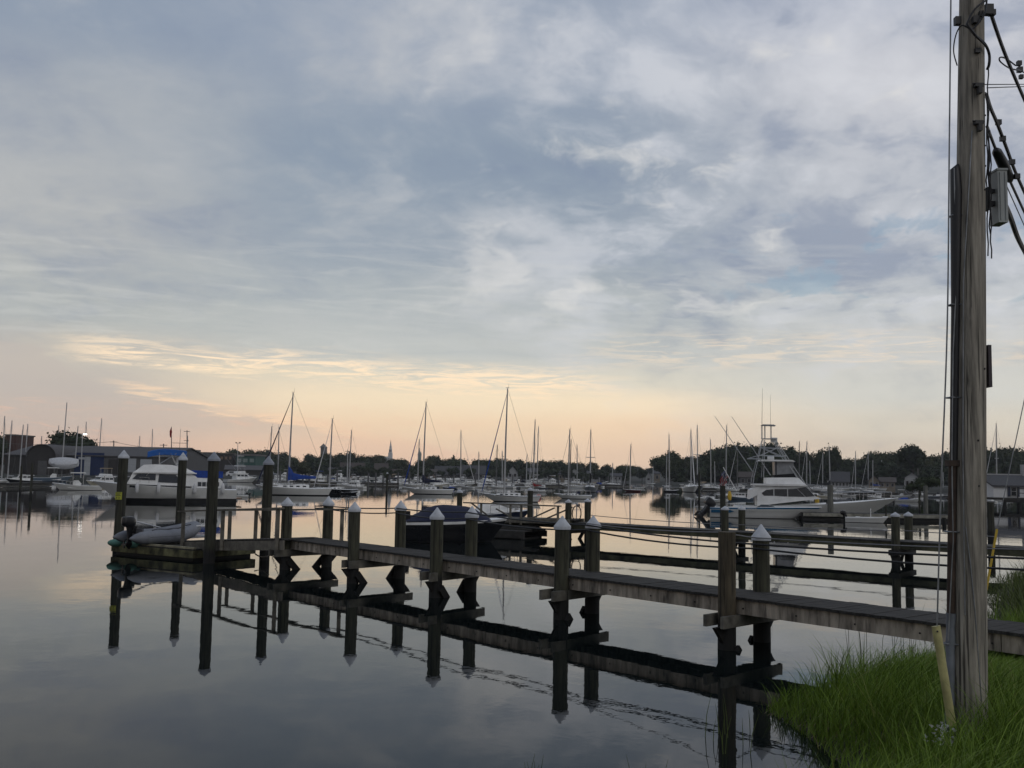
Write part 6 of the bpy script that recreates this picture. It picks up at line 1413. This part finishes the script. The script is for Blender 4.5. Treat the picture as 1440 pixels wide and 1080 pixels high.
a, b_ = M(534, 642, Yc), M(548, 642, Yc); MB().slab([(a.x - pc.x, zz(660)), (b_.x - pc.x, zz(660)), (b_.x - pc.x, zz(642)), (a.x - pc.x, zz(642))], 4).build('nave', whites, ch_, loc=(pc.x, Yc + 3, 0))
cu = thing('domed_cupola', 'grey domed cupola above the treeline beside the tall mast', 'tower'); pc = M(590, 640, Yc); zz = lambda py: M(590, py, Yc).z
MB().loft([octr(2.6 * s5, zz(660)), octr(2.6 * s5, zz(640)), octr(3.0 * s5, zz(639.6)), octr(2.7 * s5, zz(638.8)), octr(2.4 * s5, zz(637)), octr(1.5 * s5, zz(635.4)), octr(.7 * s5, zz(634.8)), octr(.6 * s5, zz(633.4)), octr(.08, zz(631.8))]).build('dome', sage, cu)
MB().tube((pc.x, Yc, zz(632)), (pc.x, Yc, zz(630)), .15, n=6).build('finial', stone, cu)
# houses along the far shore
H_ = [('large house with broad brown roof left of the raised outriggers', 479, 512, 651, 664, 385, pinkw, brownroof, 'x', 0), ('low grey roofed house left of the brown roof', 462, 482, 658, 667, 384, greywall, greyroof, 'x', 2),
      ('brown gable roofed house below the church steeple', 527, 545, 652, 664, 386, greywall, brownroof, 'x', 2), ('low shingled house right of the steeple', 545, 565, 660, 668, 388, greywall, brownroof, 'x', 2),
      ('warm beige house with pink lit windows behind the navy covered sailboat', 595, 614, 660, 664, 385, pinkw, brownroof, 'x', 4), ('long grey roofed building right of the beige house', 612, 648, 656, 667, 390, greywall, greyroof, 'x', 3),
      ('long grey roofed building left of the flybridge convertible', 648, 682, 655, 666, 384, greywall, greyroof, 'x', 3), ('small peaked grey house with pale gable between the masts', 714, 728, 656, 664, 388, whitew, greyroof, 'y', 2),
      ('white house with grey roof just left of the red sail cover', 742, 756, 659, 664, 384, whitew, greyroof, 'x', 3), ('white gabled house just right of the red sail cover', 758, 771, 660, 667, 385, whitew, greyroof, 'y', 2),
      ('pale cottage above the streamlined sailboat, left one', 786, 800, 663, 667, 382, beige, greyroof, 'x', 3), ('tall white house behind the end-on sailboat', 800, 816, 659, 666, 388, whitew, greyroof, 'y', 2), ('white boathouse right of the end-on sailboat', 826, 844, 663, 669, 384, whitew, greyroof, 'x', 3), ('low white shed before the dark rounded tree', 858, 874, 666, 669.5, 384, whitew, greyroof, 'x', 3),
      ('white gabled house in the gap before the right headland', 908, 916, 664, 671, 388, whitew, greyroof, 'y', 1), ('small pale house at the left foot of the right headland', 920, 928, 662, 666, 392, beige, greyroof, 'x', 1),
      ('low dark house with hipped roof behind the flag', 1040, 1058, 664, 671, 290, greywall, brownroof, 'x', 2), ('white house with large grey gabled roof in the right treeline', 1170, 1193, 664, 677, 262, whitew, greyroof, 'x', 5),
      ('yellowish house half hidden behind the pilothouse boat', 1222, 1236, 669, 676, 262, beige, greyroof, 'y', 2), ('long yellowish house right of the pilothouse boat mast', 1238, 1258, 672, 678, 262, beige, brownroof, 'x', 3), ]
for (lbl, a, b_, yr, ye, Y, wl_, rf_, rd, wn__) in H_: house(lbl, a, b_, yr, ye, Y, wl_, rf_, rd, wins=wn__)
house('white gabled house with chimney and columned porch, left of the utility pole', 1273, 1292, 665, 672, 232, whitew, greyroof, 'y', 9, chimney=.42, wins=3, porch=True)
# white cottage on a wharf, right
Yw = 104; ck = thing('wharf', 'low wharf on short dark pilings carrying the white cottage', 'wharf')
a, b_ = M(1404, 701, Yw - 3), M(1475, 702, Yw - 3); zw = 1.0
MB().box(((a.x + b_.x) / 2 + 2, Yw + 2, zw - .1), (b_.x - a.x + 6, 11, .2)).build('deck', deckw, ck)
MB().beam((a.x + .4, Yw - 3.45, zw - .3), (b_.x + 3, Yw - 3.45, zw - .3), .08, .3).build('side_board', darkw, ck)
for k in range(5): MB().tube((a.x + .5 + k * 1.5, Yw - 3.2, -1), (a.x + .5 + k * 1.5, Yw - 3.2, zw - .2), .22, n=8).build('post', darkw, ck)
mb = MB(); fzr = zw + .95
mb.beam((a.x + 1.8, Yw - 3.3, fzr), (b_.x + 3, Yw - 3.3, fzr), .1, .08); mb.beam((a.x + 1.8, Yw - 3.3, zw + .5), (b_.x + 3, Yw - 3.3, zw + .5), .08, .07)
for k in range(7): mb.box((a.x + 1.8 + k * .9, Yw - 3.3, zw + .45), (.09, .09, .95))
mb.build('railing', darkdeck, ck)
cotw = mat('cottage_white', (.66, .66, .66), .7, stretch=(.2, .2, 14), var=.08)
wc = house('small white cottage with grey roof and black shutters, right of the utility pole', 1397, 1462, 670, 684, Yw, cotw, greyroof, 'x', 6, 'cottage', wins=0, base=zw + .9, face=False, over=.25, cat='cottage')
ym = wc.location.y - Yw
for px in (1425, 1449):
    p = M(px, 691, Yw); lx = p.x - wc.location.x
    f_ = MB().box((lx, -ym - .05, p.z), (.62, .08, 1.05)).build('window', whitew, wc); MB().box((lx, -ym - .11, p.z + .24), (.46, .05, .4)).build('pane', glassd, f_); MB().box((lx, -ym - .11, p.z - .23), (.46, .05, .4)).build('pane', glassd, f_)
    for sx in (-.48, .48): MB().box((lx + sx, -ym - .06, p.z), (.26, .08, 1.1)).build('shutter', navyh, wc)
zr_ = M(1420, 669, Yw + 3).z; MB().box((0, 0, zr_ + .12), (5.2, .2, .14)).build('ridge_trim', whitew, wc)
p = M(1439, 662, Yw + 3); MB().box((p.x - wc.location.x, 0, p.z), (.4, .5, 1.3)).build('chimney', whitew, wc)
# lamp posts and utility poles in the distance
Yl = 172
lp_ = thing('lamp_post', 'tall boatyard lamp post with one lamp lit bright white', 'lamp post'); a, b_ = M(113.5, 672, Yl), M(116, 611, Yl)
MB().tube(a, b_, .12, .08, 8).build('post', alu, lp_); lit = bpy.data.materials.new('lit_lamp'); lit.use_nodes = True; bs = lit.node_tree.nodes['Principled BSDF']; bs.inputs['Emission Color'].default_value = (1, .97, .9, 1); bs.inputs['Emission Strength'].default_value = 3
MB().beam(M(112, 610.8, Yl), M(119, 610.8, Yl), .1, .1).build('arm', alu, lp_); MB().box(M(119.6, 610.8, Yl), (.5, .4, .2)).build('lit_lamp', lit, lp_); MB().box(M(112, 610.5, Yl), (.3, .3, .25)).build('unlit_lamp', blackC, lp_)
l2_ = thing('lamp_post', 'thin twin headed lamp post, unlit, behind the lattice tower sportfisher', 'lamp post'); MB().tube(M(334, 672, 240), M(334.5, 624, 240), .1, .07, 6).build('post', alu, l2_)
for px in (332.3, 337.2): MB().box(M(px, 622.6, 240), (.35, .3, .22)).build('lamp', blackC, l2_)
MB().beam(M(332, 623.6, 240), M(337.5, 623.6, 240), .06, .06).build('arm', alu, l2_)
for (px, y0, y1, Y, lbl, arms) in ((160, 672, 619.5, 205, 'distant wooden utility pole with crossarm behind the boatyard shed roof', 1), (230, 672, 624, 210, 'short distant utility pole behind the bright blue bimini', 1), (263, 672, 605, 240, 'tall thin ship mast with crosstrees right of the bright blue bimini', 2), (489, 672, 633, 260, 'short pole with crosstree beside the tall white mast', 1)):
    t_ = thing('distant_pole', lbl, 'utility pole'); a, b_ = M(px, y0, Y), M(px, y1, Y); MB().tube(a, b_, .14, .1, 6).build('post', darkmast, t_)
    for k in range(arms): z = b_.z - .3 - k * 2.2; MB().box((b_.x, b_.y, z), (1.5 - .3 * k, .12, .12)).build('crossarm', darkmast, t_)
for k, (p, q) in enumerate((((-20, 622), (160, 621)), ((160, 621), (250, 630)))):
    tag(MB().path(sag(M(*p, 205), M(*q, 205), .5, 12), .035, 4).build('power_line', wire), ['thin power line from the left edge to the distant utility pole', 'thin power line from the distant utility pole towards the blue bimini'][k], 'power line')
ff = thing('furled_flag', 'small dark flag hanging on a mast above the bright blue bimini', 'flag'); MB().tube(M(241, 640, 90), M(241, 600, 90), .05, .03, 5).build('staff', wire, ff)
mb = MB(); a = M(240.5, 602, 89.9); mb.loft([[(a.x - w2, a.y + .02, a.z - dz), (a.x + w2, a.y - .02, a.z - dz), (a.x + w2 * .6, a.y - .08, a.z - dz), (a.x - w2 * .6, a.y + .08, a.z - dz)] for w2, dz in ((.03, 0), (.12, .3), (.1, .6), (.05, .85))]); mb.build('cloth', redC, ff)
# white dock lamps reflecting among the boats stay out; a few parked vehicles on the shore
for (px, yb, Y, m_, lbl) in ((330, 668.5, 262, whiteC, 'white van parked on the far quay right of the tall grey piling'), (378, 668, 270, greyh, 'grey car parked on the far quay left of the blue boom cover')):
    p = M(px, yb, Y); t_ = thing('parked_car', lbl, 'car', (p.x, p.y, max(.5, p.z - .4)))
    MB().slab([(-2.1, .25), (2.1, .25), (2.15, .8), (1.2, .95), (.7, 1.45), (-1.4, 1.5), (-2.1, 1.0)], .85, .72).build('body', m_, t_); split_panels('side_window', glassd, t_, [[(-1.3, .98), (1.0, .98), (.62, 1.36), (-1.25, 1.4)]], .85, .72, .25, 1.5, .01)
    for x in (-1.3, 1.35):
        for y in (-.8, .8): MB().tube((x, y - .1, .3), (x, y + .1, .3), .32, n=12).build('wheel', blackC, t_)
# ---------------------------------------------------------------- marsh grass
def blades(name, n, region, hmin, hmax, wid, m, seed, lean=.25, dens=None, zoff=0, kind='stuff', label=None, inset=-.05):
    rs = np.random.RandomState(seed); x0, x1, y0, y1 = region
    x = rs.uniform(x0, x1, n * 3); y = rs.uniform(y0, y1, n * 3)
    d = poly_dist(x, y, BANK) + .16 * hn(x * 1.3, y * 1.3)
    k = (d > inset) & (hn(x * .9 + 3, y * .9) + rs.uniform(-.8, 1.6, x.shape) > -.5)
    if dens is not None: k &= dens(x, y, d, rs)
    x, y, d = x[k][:n], y[k][:n], d[k][:n]; n = len(x); z = bank_h(x, y) - .05
    tuft = (hn(x * 2.3, y * 2.3) * .5 + .5)
    h = rs.uniform(hmin, hmax, n) * (.65 + .5 * tuft) * np.clip(.45 + d * 1.2, .4, 1)
    vv = (x - P0.x) * VN.x + (y - P0.y) * VN.y          # distance behind the front edge of the pier
    lim = np.where((vv > -.15) & (vv < PW + .1), .5, np.where(vv < 0, .52 + np.clip(-vv - .2, 0, 3.5) * .17, 9)) * rs.uniform(.86, 1.06, n)
    h = np.minimum(h, np.maximum(.1, (lim - z) / .84))
    a = rs.uniform(0, 2 * np.pi, n) ; bend = rs.uniform(.15, .75, n) * h
    dx = np.cos(a) * bend + lean * h * (0.6 + .5 * hn(x * .7, y * .7)); dy = np.sin(a) * bend - .1 * h
    wa = rs.uniform(0, np.pi, n); wx, wy = np.cos(wa) * wid, np.sin(wa) * wid
    V = []
    for t, ww in ((0, 1), (.4, .85), (.75, .5)):
        cx, cy, cz = x + dx * t ** 1.8, y + dy * t ** 1.8, z + h * t * (1 - .18 * t * t)
        V += [np.stack([cx - wx * ww, cy - wy * ww, cz], 1), np.stack([cx + wx * ww, cy + wy * ww, cz], 1)]
    V.append(np.stack([x + dx, y + dy, z + h * .82], 1))
    V = np.stack(V, 1).reshape(-1, 3); b0 = (np.arange(n) * 7)[:, None]
    quads = np.concatenate([b0 + np.array([[0, 1, 3, 2]]), b0 + np.array([[2, 3, 5, 4]])]); tris = b0 + np.array([[4, 5, 6]])
    me = bpy.data.meshes.new(name); nq, nt_ = len(quads), len(tris)
    me.vertices.add(len(V)); me.vertices.foreach_set('co', V.ravel()); me.loops.add(nq * 4 + nt_ * 3)
    me.loops.foreach_set('vertex_index', np.concatenate([quads.ravel(), tris.ravel()]).astype(np.int32)); me.polygons.add(nq + nt_)
    me.polygons.foreach_set('loop_start', np.concatenate([np.arange(nq) * 4, nq * 4 + np.arange(nt_) * 3]).astype(np.int32))
    me.update(calc_edges=True); me.validate(); me.materials.append(m)
    o = bpy.data.objects.new(name, me); COL.objects.link(o); tag(o, label, 'grass', None, 'stuff'); return o
def grass_mat(name, c1, c2, c3):
    m = bpy.data.materials.new(name); m.use_nodes = True; nt = m.node_tree; b = nt.nodes['Principled BSDF']
    g = nt.nodes.new('ShaderNodeNewGeometry'); rp = nt.nodes.new('ShaderNodeValToRGB'); nt.links.new(g.outputs['Random Per Island'], rp.inputs[0])
    cr = rp.color_ramp; cr.elements.new(.5); cr.elements.new(.93)
    for e_, (p, c) in zip(cr.elements, ((0, c1), (.5, c2), (.95, c2), (.985, c3))): e_.position = p; e_.color = (*c, 1)
    nt.links.new(rp.outputs[0], b.inputs['Base Color']); b.inputs['Roughness'].default_value = .6; b.inputs['Specular IOR Level'].default_value = .25
    return m
gm = grass_mat('marsh_grass_blade', (.065, .12, .012), (.155, .245, .026), (.26, .26, .08))
gm2 = grass_mat('reed_blade', (.06, .085, .02), (.10, .13, .035), (.28, .26, .12))
gm3 = grass_mat('tall_blade', (.08, .14, .018), (.17, .25, .035), (.32, .28, .12)); gm4 = grass_mat('dead_straw', (.14, .11, .055), (.24, .2, .11), (.34, .3, .18))
gzone = lambda x, y, d, rs: (x > 1.2)
blades('marsh_grass', 74000, (1.8, 9.5, 5.8, 15.5), .35, .9, .0038, gm, 11, label='thick green marsh grass covering the bank round the utility pole')
blades('tall_marsh_grass', 3200, (1.8, 9.5, 5.8, 13.5), .7, 1.15, .0055, gm3, 21, label='scattered taller and straw coloured stems rising out of the bank grass', lean=.5)
blades('fallen_straw', 2600, (1.8, 6.5, 5.8, 13.5), .25, .5, .005, gm4, 22, label='dead straw and wrack lying along the edge of the grassy bank', lean=1.6, dens=lambda x, y, d, rs: d < .35, inset=-.12)
blades('reeds', 9000, (4.2, 16, 14.0, 28), .5, 1.15, .007, gm2, 12, label='taller thin reeds standing at the water edge beyond the foreground pier', inset=-.9, lean=.08)
blades('bank_grass', 26000, (-14, 14, -6, 6.8), .22, .5, .006, gm, 13, label='short grass on the bank around the viewpoint', inset=.15)
# sparse stalks standing in the water
rs_ = random.Random(4); mb = MB()
for k in range(46):
    if k < 8: px, yy = rs_.uniform(738, 760), rs_.uniform(1120, 1160)
    elif k < 13: px, yy = rs_.uniform(885, 930), rs_.uniform(1120, 1160)
    elif k < 24: px, yy = rs_.uniform(990, 1062), rs_.uniform(1025, 1062)
    else: px, yy = rs_.uniform(1190, 1290), rs_.uniform(915, 975)
    p = W(px, yy); h = rs_.uniform(.2, .42) if k < 24 else rs_.uniform(.4, .75); dx = rs_.uniform(-.1, .12) * h * 2
    mb.path([(p.x, p.y, -.05), (p.x + dx * .3, p.y, h * .5), (p.x + dx, p.y - .02, h)], [.004, .0035, .001], 4)
tag(mb.build('water_stalks', gm2), 'sparse thin grass stalks poking out of the shallow water by the bank', 'grass', None, 'stuff')
HAZE = 0.0002
hz = MB().box((0, 380, 19), (1840, 1100, 43)); hm = bpy.data.materials.new('air'); hm.use_nodes = True; nt = hm.node_tree
nt.nodes.remove(nt.nodes['Principled BSDF']); pv = nt.nodes.new('ShaderNodeVolumePrincipled'); pv.inputs['Density'].default_value = HAZE
pv.inputs['Color'].default_value = (.82, .85, .9, 1); pv.inputs['Anisotropy'].default_value = .2
nt.links.new(pv.outputs[0], nt.nodes['Material Output'].inputs['Volume'])
ho = hz.build('haze', hm); ho['kind'] = 'stuff'; ho.display_type = 'WIRE'
